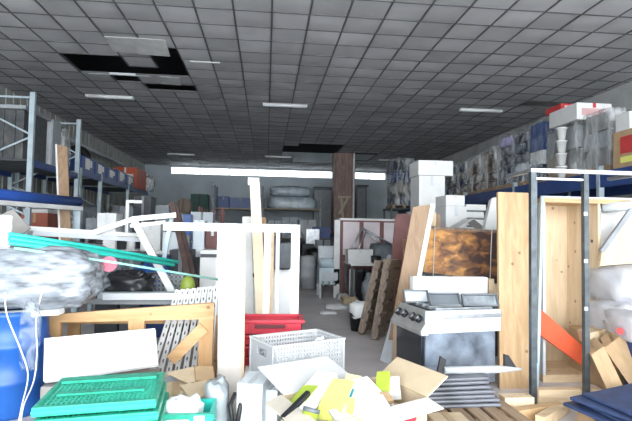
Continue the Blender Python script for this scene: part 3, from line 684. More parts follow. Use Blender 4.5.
one('side_cabinet', 'grey cabinet under the gabled open white carton behind the scorched slab', 'cabinet', MB().box(2.4, 6.9, 0, 3.35, 7.4, 1.42).box(2.38, 6.88, 1.42, 3.37, 7.42, 1.46), grey)
board('white_sheet', 'white tilted panel next to the tall pine board', 'panel', [(492, 198, 6.9), (502, 196, 6.9), (502, 229, 6.8), (484, 231, 6.8)], .12, whitebox)
# scorched slab on dark bench
bn = M('scorched', (.4, .2, .08))
m_, n, L, p = nt('scorched_wood')
tc = n.new('ShaderNodeTexCoord'); mp = n.new('ShaderNodeMapping'); mp.inputs['Scale'].default_value = (1.6, 1, 2.6); L.new(tc.outputs['Object'], mp.inputs[0])
no = n.new('ShaderNodeTexNoise'); no.inputs['Scale'].default_value = 3.4; no.inputs['Detail'].default_value = 10; no.inputs['Distortion'].default_value = .6; L.new(mp.outputs[0], no.inputs[0])
sx = n.new('ShaderNodeSeparateXYZ'); L.new(tc.outputs['Object'], sx.inputs[0])
ma = n.new('ShaderNodeMath'); ma.operation = 'MULTIPLY_ADD'; ma.inputs[1].default_value = .32; L.new(sx.outputs[0], ma.inputs[0]); L.new(no.outputs[0], ma.inputs[2])
r = n.new('ShaderNodeValToRGB'); e = r.color_ramp.elements
e[0].position = .3; e[0].color = (.72, .36, .10, 1); e[1].position = .62; e[1].color = (.07, .04, .035, 1); q = e.new(.45); q.color = (.36, .16, .06, 1)
L.new(ma.outputs[0], r.inputs[0]); L.new(r.outputs[0], p.inputs['Base Color']); p.inputs['Roughness'].default_value = .35; MC['scorched'] = m_
t = thing('wood_slab', 'scorched brown wooden slab tied with white cord behind the oven', 'slab', A(463, 282, 6.3))
P = [A(426, 228, 6.5), A(500, 233, 6.5), A(499, 281, 6.4), A(424, 272, 6.4)]
MB().poly(P, V((0, .06, .0))).build('slab', m_, t)
MB().bar(P[0] + V((0, .03, .01)), P[1] + V((0, .03, .01)), .05, .025, (0, 1, 0)).build('top_edge', oldw, t); MB().bar(P[3] + V((0, .03, -.01)), P[2] + V((0, .03, -.01)), .05, .03, (0, 1, 0)).build('bottom_edge', dark, t)
for px in (434, 491): MB().tube([A(px+1, 227, 6.47), A(px, 250, 6.43), A(px-1, 283, 6.37)], .006, 6).build('cord', white, t)
t = thing('steel_bench', 'dark steel bench behind the oven carrying the scorched slab', 'bench', (2.5, 6.4, 0))
zb = min(p.z for p in P) - .03
MB().box(1.98, 6.25, zb-.04, 3.1, 6.85, zb).build('benchtop', dark, t)
for a in (2.02, 3.05):
    for b in (6.3, 6.8): MB().box(a-.03, b-.03, 0, a+.03, b+.03, zb-.04).build('leg', darksteel, t)

# ================================================================ OVEN
ox0, ox1, oy0, oy1, oz = 1.585, 2.38, 4.72, 5.42, .86
t = thing('oven', 'old stainless steel commercial oven with dark door and control knobs', 'oven', (ox0, oy0, 0))
t.rotation_euler.z = math.radians(10)
sh = M('oven_side', (.30, .35, .43), .3, .45, var=.65, scale=5, bump=.2)  # strong colour contrast imitates shiny bands reflected in the steel
MB().box(ox0, oy0+.01, .1, ox1, oy1, oz-.1).build('body', sh, t, bevel=.008)
MB().box(ox0-.01, oy0-.01, oz-.24, ox1+.05, oy0+.02, oz-.02).build('side_band', palegrey, t)
MB().box(ox0+.05, oy0-.02, oz-.1, ox1+.06, oy1+.02, oz-.06).build('top_frame', steel, t, bevel=.006)
MB().box(ox0+.12, oy0+.04, oz-.06, ox1+.02, oy1-.04, oz-.03).build('hob', dark, t)
k = MB(); [k.box(ox0+.14, oy0+.06+i*.14, oz-.03, ox1, oy0+.09+i*.14, oz-.005) for i in range(4)]; k.build('grate', steel, t)
# slanted control panel on the aisle side
k = MB().poly([(ox0-.05, oy0-.0, oz-.26), (ox0-.06, oy0, oz-.22), (ox0+.06, oy0, oz-.03), (ox0+.1, oy0, oz-.1), (ox0+.02, oy0, oz-.26)], (0, oy1-oy0, 0))
cp = k.build('control_panel', M('panel_alu', (.62, .62, .6), .35, .6, var=.2), t)
nn = V((-.16, 0, .16)).normalized(); nn = V((-.77, 0, .64))
for i, yy in enumerate([oy0+.12, oy0+.24, oy0+.44, oy0+.58]):
    c0 = V((ox0-.005, yy, oz-.125)); kb = MB().tube([c0, c0 + nn*.045], .04, 14).build('knob', black, cp)
    MB().tube([c0 + nn*.045, c0 + nn*.055], .03, 12).build('knob_cap', steel, kb)
dr = MB().box(ox0-.035, oy0+.04, .14, ox0, oy1-.1, oz-.27).build('oven_door', M('oven_glass', (.02, .024, .03), .12), t, bevel=.006)
MB().box(ox0-.03, oy1-.1, .12, ox0-.001, oy1, oz-.27).build('door_side', M('tan_steel', (.5, .36, .25), .5), t)
MB().bar((ox0-.07, oy0+.15, .17), (ox0-.07, oy1-.25, .17), .025, .025).build('handle', steel, dr)
for a in (ox0+.06, ox1-.06):
    for b in (oy0+.08, oy1-.08): MB().cyl((a, b, 0), .03, .1, 10).build('foot', black, t)
# trays and foam on the oven
def tray(label, px0, px1, d, h, lean, m_=greydark):
    X0, X1 = xat(px0, 300, d), xat(px1, 300, d); t = thing('metal_tray', label, 'tray', ((X0+X1)/2, d, oz-.005), 'metal trays on the oven')
    up = V((0, math.sin(lean), math.cos(lean))); z0 = V((X0, d, oz-.005)); ux = V((X1-X0, 0, 0)); n_ = V((0, math.cos(lean), -math.sin(lean)))
    r_ = .025
    MB().slab(z0 + n_*.03, ux, up*h, n_*.006).build('base', m_, t)
    k = MB().slab(z0, ux, up*.015, n_*.035).slab(z0 + up*(h-.015), ux, up*.015, n_*.035).slab(z0, ux.normalized()*.015, up*h, n_*.035).slab(z0 + ux - ux.normalized()*.015, ux.normalized()*.015, up*h, n_*.035)
    k.build('rim', M('tray_rim', (.22, .24, .26), .4, .5, var=.3), t, bevel=.004)
tray('pale metal tray standing leftmost on the oven', 405, 430, 5.22, .15, .5, palegrey)
tray('dark metal tray standing in the middle on the oven', 431, 462, 5.02, .145, .55)
tray('scratched metal tray standing rightmost on the oven', 464, 500, 4.97, .14, .5, M('scratched', (.30, .33, .36), .4, var=.6, scale=9))
carton('foam_block', 'long white foam block resting behind the trays on the oven', 'foam block', 413, 277, 488, 294, 5.32, .13, foam, z0=oz-.005, z1=zat(450, 277, 5.32), tp=palegrey)
one('wood_block', 'small pale notched wood block at the right end of the foam block', 'block', MB().box(xat(489, 290, 5.32), 5.32, oz-.005, xat(494, 290, 5.32), 5.42, zat(490, 279, 5.32)).box(xat(494, 290, 5.32), 5.32, oz-.005, xat(499, 290, 5.32), 5.42, zat(490, 284, 5.32)), pale)
board('leaning_board', 'pale grey sheet leaning at the aisle corner of the oven', 'sheet', [(392, 318, 6.25), (395, 320, 6.25), (391, 366, 5.95), (380, 360, 6.0)], .015, palegrey)
# floor pallet in front with folded sheets
t = thing('wooden_pallet', 'wooden pallet on the floor in front of the oven', 'pallet', (1.95, 4.2, 0))
k = MB(); 
for i in range(6): k.box(1.28+i*.152, 3.78, .10, 1.28+i*.152+.11, 4.66, .12)
k.build('deck_boards', oldy, t)
for yy in (3.8, 4.18, 4.56): MB().box(1.28, yy, 0, 2.15, yy+.09, .10).build('stringer', oldy, t)
fs = WRAP('folded_sheeting', (.30, .31, .34), .97, 8, (.6, 2, 3))
foldm = M('folded_sheets', (.15, .155, .18), .35, var=.7, scale=5, bump=.3, stretch=(.7, 1, 5))
X0, X1 = xat(425, 400, 4.1), xat(501, 400, 4.1)
for i in range(7):
    k = MB(); z0 = .12 + i*.036; j0, j1 = random.uniform(-.02, .03), random.uniform(-.03, .03); seg = 10
    k.slab((X0+j0 - .012*i, 4.08+j1*.4, z0), (X1-X0-.005*i, .02, .003*i), (0, .42, 0), (0, 0, .032))
    one('folded_sheet', f'grey folded plastic sheet, {["lowest", "second", "third", "fourth", "fifth", "sixth", "topmost"][i]} in the pile before the oven', 'sheet', k, foldm, 'folded grey sheets on the pallet', bevel=.015)
t = thing('metal_handle_bar', 'pale grey bar with black end hooks lying on the folded sheets', 'bar', A(485, 374, 4.25))
za = .12 + 7*.036
p0, p1 = V((xat(444, 376, 4.2), 4.2, za+.04)), V((xat(521, 379, 4.25), 4.25, za+.03))
MB().tube([p0, p0.lerp(p1, .7), p1], [.032, .034, .012], 12).build('tube', M('bar_grey', (.5, .52, .53), .4), t)
MB().poly([p0 + V((-.06, 0, -.03)), p0 + V((.0, 0, -.03)), p0 + V((.02, 0, .09)), p0 + V((-.03, 0, .12))], (0, .03, 0)).build('hook', black, t)
q = p0.lerp(p1, .84); MB().poly([q + V((-.04, .0, .0)), q + V((.08, .0, .0)), q + V((.0, .0, .12)), q + V((-.04, .0, .13))], (0, .03, 0)).build('hook', black, t)

# ================================================================ RIGHT FOREGROUND
t = thing('steel_cage', 'dark square-tube steel frame standing on the right', 'frame', (2.75, 4.45, 0))
fx0, fx1, fx2 = xat(533, 300, 4.42), xat(586, 300, 4.42), 3.65; fz = zat(560, 173, 4.42)
MB().box(fx0-.026, 4.40, 0, fx0+.026, 4.45, fz).build('upright', darksteel, t); MB().box(fx1-.024, 4.40, 0, fx1+.024, 4.45, fz).build('upright', darksteel, t); MB().box(fx2-.024, 4.40, 0, fx2+.024, 4.45, fz).build('upright', darksteel, t)
MB().box(fx0+.034, 4.44, .4, fx0+.056, 4.47, fz-.02).build('rail', darksteel, t)
MB().box(fx0-.026, 4.40, fz, fx2, 4.45, fz+.035).build('top_bar', steel, t); MB().box(fx0+.026, 4.41, fz-.07, fx1-.024, 4.44, fz-.05).build('cross_bar', steel, t)
for zz in (.9, 1.35, 1.8): MB().box(fx1-.035, 4.39, zz, fx1-.0, 4.40, zz+.035).build('bracket', steel, t)
MB().box(fx2-.02, 4.45, fz, fx2+.02, 4.9, fz+.035).build('top_bar', steel, t); MB().box(fx0-.02, 4.45, fz, fx0+.02, 4.9, fz+.035).build('top_bar', steel, t)
# tall pine board
board('pine_board', 'tall pine board standing upright right of the oven', 'board', [(498, 192, 5.1), (537, 193, 5.1), (537, 392, 4.95), (500, 392, 4.95)], .04, pine)
# open pine crate on end
cx0, cx1, cy0, cy1, cz = xat(543, 300, 5.15), xat(601, 300, 5.15), 5.15, 5.75, zat(570, 203, 5.15)
t = thing('pine_crate', 'open pine crate standing on end behind the steel frame', 'crate', ((cx0+cx1)/2, 5.45, 0))
MB().box(cx0, cy1-.03, .08, cx1, cy1, cz).build('back_panel', pale, t)
MB().box(cx0, cy0, .08, cx0+.03, cy1-.03, cz).build('side_panel', palegrey, t); MB().box(cx1-.03, cy0, .08, cx1, cy1-.03, cz).build('side_panel', pale, t)
MB().box(cx0, cy0, 0, cx1, cy1, .08).build('bottom_panel', palex, t)
MB().box(cx0-.02, cy0-.03, cz, cx1+.55, cy1, cz+.05).build('top_panel', pinex, t); MB().box(cx0-.02, cy0-.035, cz+.05, cx1+.55, cy0-.005, cz+.07).build('top_edge', palegrey, t)
MB().box(cx1+.5, cy0-.03, 0, cx1+.55, cy0+.02, cz).build('post', palex, t)
k = MB()
for i in range(4): k.tube([(cx1-.032, cy0+.1, .5+i*.35), (cx1-.034, cy0+.1, .5+i*.35)], .02, 10)
k.build('screw_hole', dark, t)
P = [A(538, 306, 5.12), A(585, 350, 5.12), A(583, 366, 5.1), A(537, 332, 5.1)]
board('orange_board', 'orange-red board wedged diagonally across the pine crate', 'board', [(536, 305, 5.09), (586, 349, 5.09), (583, 366, 5.07), (536, 332, 5.07)], .03, orange)
one('grey_angle', 'grey metal angle leaning in the gap by the pine crate', 'angle bar', MB().bar(A(538, 345, 4.75), A(542, 196, 5.0), .03, .03, (0, 1, 0)).bar(A(536, 398, 4.7), A(538, 345, 4.75), .03, .03, (0, 1, 0)), galv)
k = MB().slab(A(536, 412, 4.56), V((.62, .0, .0)), V((0, .1, 0)), V((0, 0, .13)))
zz = min(v.z for v in k.v)
one('timber_beam', 'pale timber beam on the floor in front of the pine crate', 'beam', MB().box(xat(538, 400, 4.47), 4.46, 0, xat(600, 400, 4.47), 4.56, .14), palex, bevel=.006)
one('timber_block', 'whitish sawn timber block beside the foot of the steel frame', 'block', MB().box(xat(503, 400, 4.3), 4.25, .0, xat(528, 400, 4.3), 4.36, .11).box(xat(502, 400, 4.3), 4.24, .02, xat(531, 400, 4.3), 4.37, .15), pale, bevel=.004)
for i, (a, b, m_) in enumerate([((500, 416, 4.05), (560, 411, 4.25), pinex), ((540, 421, 3.95), (566, 411, 4.3), palex)]):
    pa, pb = A(*a), A(*b); pa.z = .05; pb.z = .05
    one('timber_offcut', ['tan timber offcut lying along the bottom edge by the steel frame', 'second timber offcut lying slantwise under the steel frame'][i], 'offcut', MB().bar(pa, pb, .08, .1 if i == 0 else .09), m_)
# right stack: cartons, sacks
carton3('large_carton', 'brown carton at the bottom of the right hand pile', 'carton', xat(622, 350, 5.2), 5.1, 0, .9, .8, .55, card, tp=tape)
sack = M('white_sack', (.56, .56, .59), .5, var=.18, scale=4, bump=.5)
one('white_sack', 'lower white plastic sack in the pile right of the steel frame', 'sack', MB().lump((xat(623, 300, 5.0), 5.0, .55+.18), (.30, .32, .2), .2, seed=71), sack)
s1 = one('white_sack', 'white sack with a red mark, at the right edge of the pile', 'sack', MB().lump((xat(634, 330, 4.7), 4.72, .55+.15), (.2, .28, .17), .2, seed=72), sack)
k = MB().lump((xat(622, 275, 5.1), 5.1, .9+.18), (.30, .34, .22), .22, seed=73); one('white_sack', 'upper white sack bulging over the pile on the right', 'sack', k, sack)
MB().tube([A(620, 331, 4.52), A(620, 331, 4.62)], .035, 12).build('red_mark', redprint, s1)
def obox(name, label, cat, o, a, b, c, m_, tp_=None, group=None):
    t = thing(name, label, cat, V(o) + (V(a)+V(b))/2, group); MB().slab(o, a, b, c).build('body', m_, t, bevel=.006)
    if tp_:
        o, a, b, c = V(o), V(a), V(b), V(c); MB().slab(o + a*.42 - b*.01, a*.16, b*1.02, c*1.01).build('tape', tp_, t)
    return t
def prop(label, a, b, c, dv, m_):
    A0, A1, A2 = A(*a), A(*b), A(*c); return obox('brown_carton', label, 'carton', A0, A1-A0, dv, A2-A0, m_, tape)
prop('narrow brown carton leaning foremost at the right edge', (591, 355, 4.35), (604, 346, 4.35), (610, 396, 4.15), (.06, .22, .04), card)
prop('long brown carton propped behind the narrow leaning carton', (604, 348, 4.6), (622, 335, 4.65), (634, 392, 4.4), (.1, .2, .06), card)
obox('brown_carton', 'brown open carton lying under the white sacks on the right', 'carton', A(592, 345, 4.85), (.3, .05, .05), (0, .2, 0), (-.04, 0, .12), cardpale, tape)
carton3('plastic_crate', 'dark blue plastic crate at the right edge behind the cartons', 'crate', xat(640, 340, 4.3)+.36, 4.4, 0, .5, .5, .62, rackblue, tp=dark)
# pale cut panel & rolls above
board('plywood_sheet', 'pale plywood panel with a slanted grey edge, right edge of view', 'panel', [(602, 252, 5.0), (634, 207, 5.0), (650, 262, 5.0), (600, 266, 5.0)], .03, pale, edge=[('grey_edge', 0, grey, .05)])
board('insulation_board', 'white striped insulation sheet behind the slanted plywood panel', 'sheet', [(601, 212, 5.3), (634, 206, 5.3), (630, 262, 5.3), (600, 262, 5.3)], .05, foam)
one('grey_roll', 'grey rolled sheet lying below the top panel on the right', 'roll', MB().tube([A(602, 208, 5.18), A(640, 205, 5.0)], .055, 12), palegrey)
one('dark_shelf', 'dark steel shelf under the plywood panel on the right', 'shelf', MB().box(xat(608, 262, 5.5), 4.99, zat(615, 266, 5)-.06, 4.75, 5.55, zat(615, 266, 5)-.005).box(xat(608, 262, 5.5), 5.5, 0, xat(608, 262, 5.5)+.05, 5.55, zat(615, 266, 5)-.06).box(4.7, 5.5, 0, 4.75, 5.55, zat(615, 266, 5)-.06), darksteel)
# navy folded panels
carton3('brown_carton', 'brown carton beneath the navy folded sheets, bottom right', 'carton', 3.02, 3.72, 0, .74, .5, .175, card, tp=tape)
for i in range(5):
    z0 = .18 + i*.032; rot = [-.1, .25, .1, .34, .2][i]; ux = V((math.cos(rot), math.sin(rot), .06 - .012*i)); uy = V((-math.sin(rot), math.cos(rot), .02))
    o = V((2.55 + i*.035, 3.38 - i*.02, z0 - .012))
    one('navy_sheet', f'navy folded sheet, {["lowest", "second", "third", "fourth", "topmost"][i]} in the pile at bottom right', 'sheet', MB().slab(o, ux*(1.0), uy*(.52), V((0, 0, .024))), navy, 'navy folded sheets at bottom right', bevel=.006)

# ================================================================ AISLE DEBRIS
t = thing('bucket', 'black bucket with a white bag over its rim on the aisle floor', 'bucket', (xat(359, 320, 8.0), 8.0, 0))
X = xat(359, 320, 8.0)
MB().lathe((X, 8, 0), [(0, 0), (.13, 0), (.165, .27), (.175, .27), (.175, .29), (.15, .29), (.12, .02), (0, .02)], 20).build('pail', black, t)
MB().lump((X+.02, 7.98, .33), (.17, .17, .14), .25, seed=81).build('bag_liner', foam, t)
for i, (px, py, r_, m_, lb) in enumerate([(336, 309, (.22, .16, .05), foam, 'white rag'), (350, 304, (.2, .2, .09), cardpale, 'beige crumpled paper'), (328, 314, (.16, .1, .025), foam, 'flat white rag'), (357, 297, (.22, .2, .08), palegrey, 'grey plastic scrap'), (343, 300, (.15, .14, .08), whitebox, 'white paper scrap')]):
    q = onz(px, py, 0); one('rag', f'{lb} lying on the aisle floor beyond the bucket', 'rag', MB().lump((q.x, q.y, r_[2]*.92), r_, .35, seed=85+i), m_, 'rags and scraps on the aisle floor')
t = thing('yellow_hose', 'tan coiled hose on the floor at the end of the aisle', 'hose', onz(300, 287, 0))
q = onz(303, 285, 0); k = MB(); k.tube([q + V((.32*math.cos(a*.3), .32*math.sin(a*.3), .03 + a*.004)) for a in range(50)], .03, 6); k.build('coil', M('tan_hose', (.4, .27, .08), .5), t)

# ================================================================ CENTRE FOREGROUND
# red stacked crates
def redcrate(label, x0, y0, z, sx, sy, h, top=False):
    t = thing('red_crate', label, 'crate', (x0+sx/2, y0+sy/2, z), 'red plastic crates in the nested stack')
    k = MB(); e = .025
    k.box(x0+e, y0+e, z, x0+sx-e, y0+e+.012, z+h).box(x0+e, y0+sy-e-.012, z, x0+sx-e, y0+sy-e, z+h).box(x0+e, y0+e, z, x0+e+.012, y0+sy-e, z+h).box(x0+sx-e-.012, y0+e, z, x0+sx-e, y0+sy-e, z+h).box(x0+e, y0+e, z, x0+sx-e, y0+sy-e, z+.012)
    k.build('body', red, t)
    k = MB(); w_ = .04; zr = z+h-.035
    k.box(x0, y0, zr, x0+sx, y0+w_, z+h).box(x0, y0+sy-w_, zr, x0+sx, y0+sy, z+h).box(x0, y0+w_, zr, x0+w_, y0+sy-w_, z+h).box(x0+sx-w_, y0+w_, zr, x0+sx, y0+sy-w_, z+h)
    k.build('rim', red, t, bevel=.01)
    MB().box(x0+sx*.24, y0-.004, zr-.045, x0+sx*.7, y0+.022, zr-.012).build('handle_slot', M('slot_dark', (.10, .01, .015)), t)
    k = MB(); [k.box(x0+.06+i*(sx-.12)/9, y0+.014, z+.01, x0+.085+i*(sx-.12)/9, y0+.026, zr) for i in range(10)]; k.build('ribs', red, t)
    return t
rx, ry, rs = xat(238, 330, 5.0), 5.0, .66
for i in range(6):
    h = .12 if i < 5 else .17
    redcrate(f'red plastic crate, {["lowest", "second", "third", "fourth", "fifth", "topmost"][i]} in the red stack', rx + .008*(i % 2), ry, i*.1105, rs, .4, .11 if i < 5 else .15, i == 5)
# white carton supports
lb_ = M('bluish_white', (.70, .76, .80), .6, var=.08)
carton3('white_carton', 'big white carton under the vented white crate', 'carton', .26, 4.42, 0, .85, .55, .335, whitebox, tp=palegrey)
carton3('white_carton', 'bluish white carton standing in front of the white upright plank', 'carton', xat(255, 400, 3.85), 3.93, 0, .2, .34, .45, lb_, tp=palegrey, rot=-.25)
carton3('white_carton', 'narrow bluish white carton squeezed beside the vented crate', 'carton', .10, 3.98, 0, .14, .3, .38, lb_, tp=palegrey, rot=-.35)
# vented crate
C0 = A(269.5, 348, 4.1); zt = C0.z; zb = .34
C0 = V((C0.x + .035, C0.y, zb)); Cr = A(344, 340, 4.41); Ux = (V((Cr.x, Cr.y, zb)) - C0); Uy = V((-Ux.y, Ux.x, 0)).normalized()*.46
h = zt - zb
vc = M('vented_crate_plastic', (.56, .57, .58), .45, var=.05)
t = thing('vented_crate', 'white ventilated plastic crate resting on the big white carton', 'crate', C0 + (Ux+Uy)/2)
ex, ey = Ux.normalized(), Uy.normalized(); Z = V((0, 0, 1))
def side(o, u, L_, inn):
    k = MB(); n_ = int(L_/.028)
    for i in range(n_+1): k.slab(o + u*(L_*i/n_ - .008), u*.017, inn*.012, Z*h)
    for j in range(9): k.slab(o + Z*(h*j/8 - (.006 if j else 0)) , u*L_, inn*.014, Z*(.016 if j < 8 else .008))
    k.slab(o, u*.03, inn*.016, Z*h).slab(o + u*(L_-.03), u*.03, inn*.016, Z*h)
    return k
side(C0, ex, Ux.length, ey).build('lattice_side', vc, t); side(C0+Uy, ex, Ux.length, -ey).build('lattice_side', vc, t); side(C0+Ux, ey, Uy.length, -ex).build('lattice_side', vc, t)
# solid short end with handle hole
k = MB(); W_ = Uy.length
k.slab(C0, ey*W_, ex*.014, Z*h*.62).slab(C0 + Z*h*.85, ey*W_, ex*.014, Z*h*.15).slab(C0 + Z*h*.62, ey*W_*.3, ex*.014, Z*h*.23).slab(C0 + Z*h*.62 + ey*W_*.7, ey*W_*.3, ex*.014, Z*h*.23)
k.build('end_panel', M('crate_end_shaded', (.40, .42, .45), .45, var=.05), t)  # same white crate, end coloured darker to imitate its shaded side
k = MB().slab(C0 - ey*.01 - ex*.01 + Z*h, Ux + ex*.02, ey*.022, Z*.016).slab(C0 + Uy - ey*.012 - ex*.01 + Z*h, Ux + ex*.02, ey*.022, Z*.016).slab(C0 - ex*.01 + Z*h + ey*.012, Uy - ey*.024, ex*.022, Z*.016).slab(C0 + Ux - ex*.012 + Z*h + ey*.012, Uy - ey*.024, ex*.022, Z*.016)
k.build('rim', vc, t); MB().slab(C0 + ex*.015 + ey*.015, Ux - ex*.03, Uy - ey*.03, Z*.012).build('base', vc, t)
one('paper_ball', 'white crumpled item inside the right end of the vented crate', 'bag', MB().lump(C0 + Ux*.86 + Uy*.55 + Z*(.012 + .1), (.07, .07, .16), .2, seed=91), foam)
# white upright plank and door frame
t = thing('white_plank', 'wide white painted plank standing upright in front of the white frame', 'plank', (xat(230, 400, 4.4), 4.42, 0))
P = [A(219, 231, 4.75), A(243, 231, 4.75), A(241, 412, 4.4), A(217, 412, 4.4)]; 
for q in P[2:]: q.z = 0
MB().poly(P, (0, .05, 0)).build('board_face', M('old_white', (.64, .58, .53), .5, var=.2, scale=4, dirt=.3), t)
MB().bar(P[1] + V((.012, .025, 0)), P[2] + V((.012, .025, 0)), .022, .05, (0, 1, 0)).build('raw_edge', M('raw_edge', (.66, .52, .34), .6, var=.3), t)
t = thing('wooden_gate', 'white wooden door frame standing behind the red crates', 'frame', (xat(260, 300, 5.55), 5.57, 0))
fz = zat(260, 224, 5.55); fx = [xat(a, 230, 5.55) for a in (163, 222, 264.5, 271, 291.5, 300)]
MB().box(fx[0], 5.55, fz-.09, fx[5], 5.6, fz).build('top_rail', white, t)
MB().box(fx[4], 5.55, 0, fx[5], 5.6, fz-.09).build('jamb', white, t); MB().box(fx[2], 5.55, 0, fx[3], 5.6, fz-.09).build('jamb', white, t); MB().box(fx[1]-.05, 5.55, 0, fx[1]+.05, 5.6, fz-.09).build('jamb', white, t);
# leaning planks behind
def plank(label, a, b, w_, th, m_, group='planks leaning behind the white frame'):
    pa, pb = A(*a), A(*b); pb.z = 0
    return one('plank', label, 'plank', MB().bar(pa, pb, w_, th, (0, 1, 0)), m_, group)
plank('tall cream plank leaning highest behind the white frame', (254.5, 179, 6.6), (264, 360, 5.9), .13, .05, M('cream_wood', (.78, .66, .47), .55, var=.12))
one('white_block', 'short white block nailed to the tip of the cream plank', 'block', MB().box(xat(248, 182, 6.55), 6.52, zat(254, 185, 6.55), xat(259, 182, 6.55), 6.58, zat(254, 178, 6.55)), foam)
plank('white plank leaning between the white frame posts', (247, 217, 6.7), (250, 350, 6.1), .12, .04, white)
plank('tan plank leaning beside the tall cream plank', (263, 218, 6.9), (258, 350, 6.2), .09, .04, brownw)
plank('dark tan strip leaning against the middle white jamb', (272, 226, 6.6), (270, 350, 6.0), .06, .03, pale)
plank('narrow white strip leaning near the right white jamb', (278, 233, 6.5), (276, 350, 6.0), .05, .03, white)
plank('dark brown beam leaning steeply left of the white frame', (172, 203, 7.6), (205, 345, 6.6), .075, .06, WOOD('dk_brown', (.06, .035, .03), (.12, .075, .065), 'z', knots=False), 'dark beams left of the white frame')
plank('second dark brown beam leaning right beside the first', (177, 208, 7.9), (212, 345, 7.0), .06, .05, WOOD('dk_brown', (.10, .06, .05), (.17, .11, .09)), 'dark beams left of the white frame')
# white appliance and bag behind
t = carton('white_appliance', 'white appliance with a dark slot behind the white frame', 'appliance', 243, 262, 263, 340, 6.9, .4, white, z0=0)
MB().box(xat(251, 270, 6.9), 6.885, zat(250, 277, 6.9), xat(262, 270, 6.9), 6.9, zat(250, 273, 6.9)).build('slot', black, t)
one('white_sack', 'white upright sack seen through the right bay of the white frame', 'sack', MB().lump((xat(283, 300, 7.2), 7.2, .5), (.22, .2, .54), .12, seed=95, sq=.5), foam)

# clutter filling the gaps
def junk(kind, name, label, cat, px, d, z, size, m, seed=0, group=None):
    X = xat(px, 250, d); a, b, h = size
    if kind == 'tub':
        t = thing(name, label, cat, (X, d, z), group); MB().lathe((X, d, z), [(0, 0), (a*.8, 0), (a, h*.9), (a*1.08, h*.9), (a*1.08, h), (a*.95, h), (a*.8, h*.1), (0, h*.1)], 18).build('body', m, t)
        k = MB(); k.tube([V((X, d, z)) + V((a*1.1*math.cos(u_), -a*.3*math.sin(u_) - a*.3, h*.85 - h*.35*math.sin(u_))) for u_ in [math.pi*i/8 for i in range(9)]], .008, 6); k.build('handle', steel, t); return t
    if kind == 'can':
        t = thing(name, label, cat, (X, d, z), group); MB().lathe((X, d, z), [(0, 0), (a, 0), (a, h*.75), (a*.4, h*.9), (a*.4, h*.93), (0, h*.93)], 14).build('body', m, t); MB().cyl((X, d, z+h*.93), a*.42, h*.07, 12).build('cap', dark, t); return t
    if kind == 'lump': return one(name, label, cat, MB().lump((X, d, z+h*.46), (a, b, h/2), .3, seed=seed, k=4), m, group)
    if kind == 'coil':
        k = MB(); k.tube([V((X, d, z)) + V((a*math.cos(u_*.35), b*math.sin(u_*.35), .03 + u_*h/90)) for u_ in range(90)], .02, 6); return one(name, label, cat, k, m, group)
    if kind == 'motor':
        t = thing(name, label, cat, (X, d, z), group); MB().tube([V((X-a, d, z+h*.55)), V((X+a*.6, d, z+h*.55))], h*.4, 16).build('casing', m, t); MB().box(X-a*.7, d-b/2, z, X+a*.4, d+b/2, z+h*.2).build('mount', dark, t); MB().tube([V((X+a*.6, d, z+h*.55)), V((X+a, d, z+h*.55))], h*.1, 8).build('shaft', steel, t); return t
    if kind == 'chair':
        t = thing(name, label, cat, (X, d, z), group); MB().box(X-a/2, d-b/2, z+h*.5, X+a/2, d+b/2, z+h*.55).build('seat', m, t); MB().box(X-a/2, d+b/2-.03, z+h*.62, X+a/2, d+b/2, z+h).build('backrest', m, t)
        for sx in (-1, 1):
            MB().box(X+sx*(a/2-.02)-.015, d-b/2, z, X+sx*(a/2-.02)+.015, d-b/2+.03, z+h*.5).build('leg', steel, t); MB().box(X+sx*(a/2-.02)-.015, d+b/2-.03, z, X+sx*(a/2-.02)+.015, d+b/2, z+h*.62).build('leg', steel, t)
        return t
TT = 1.24
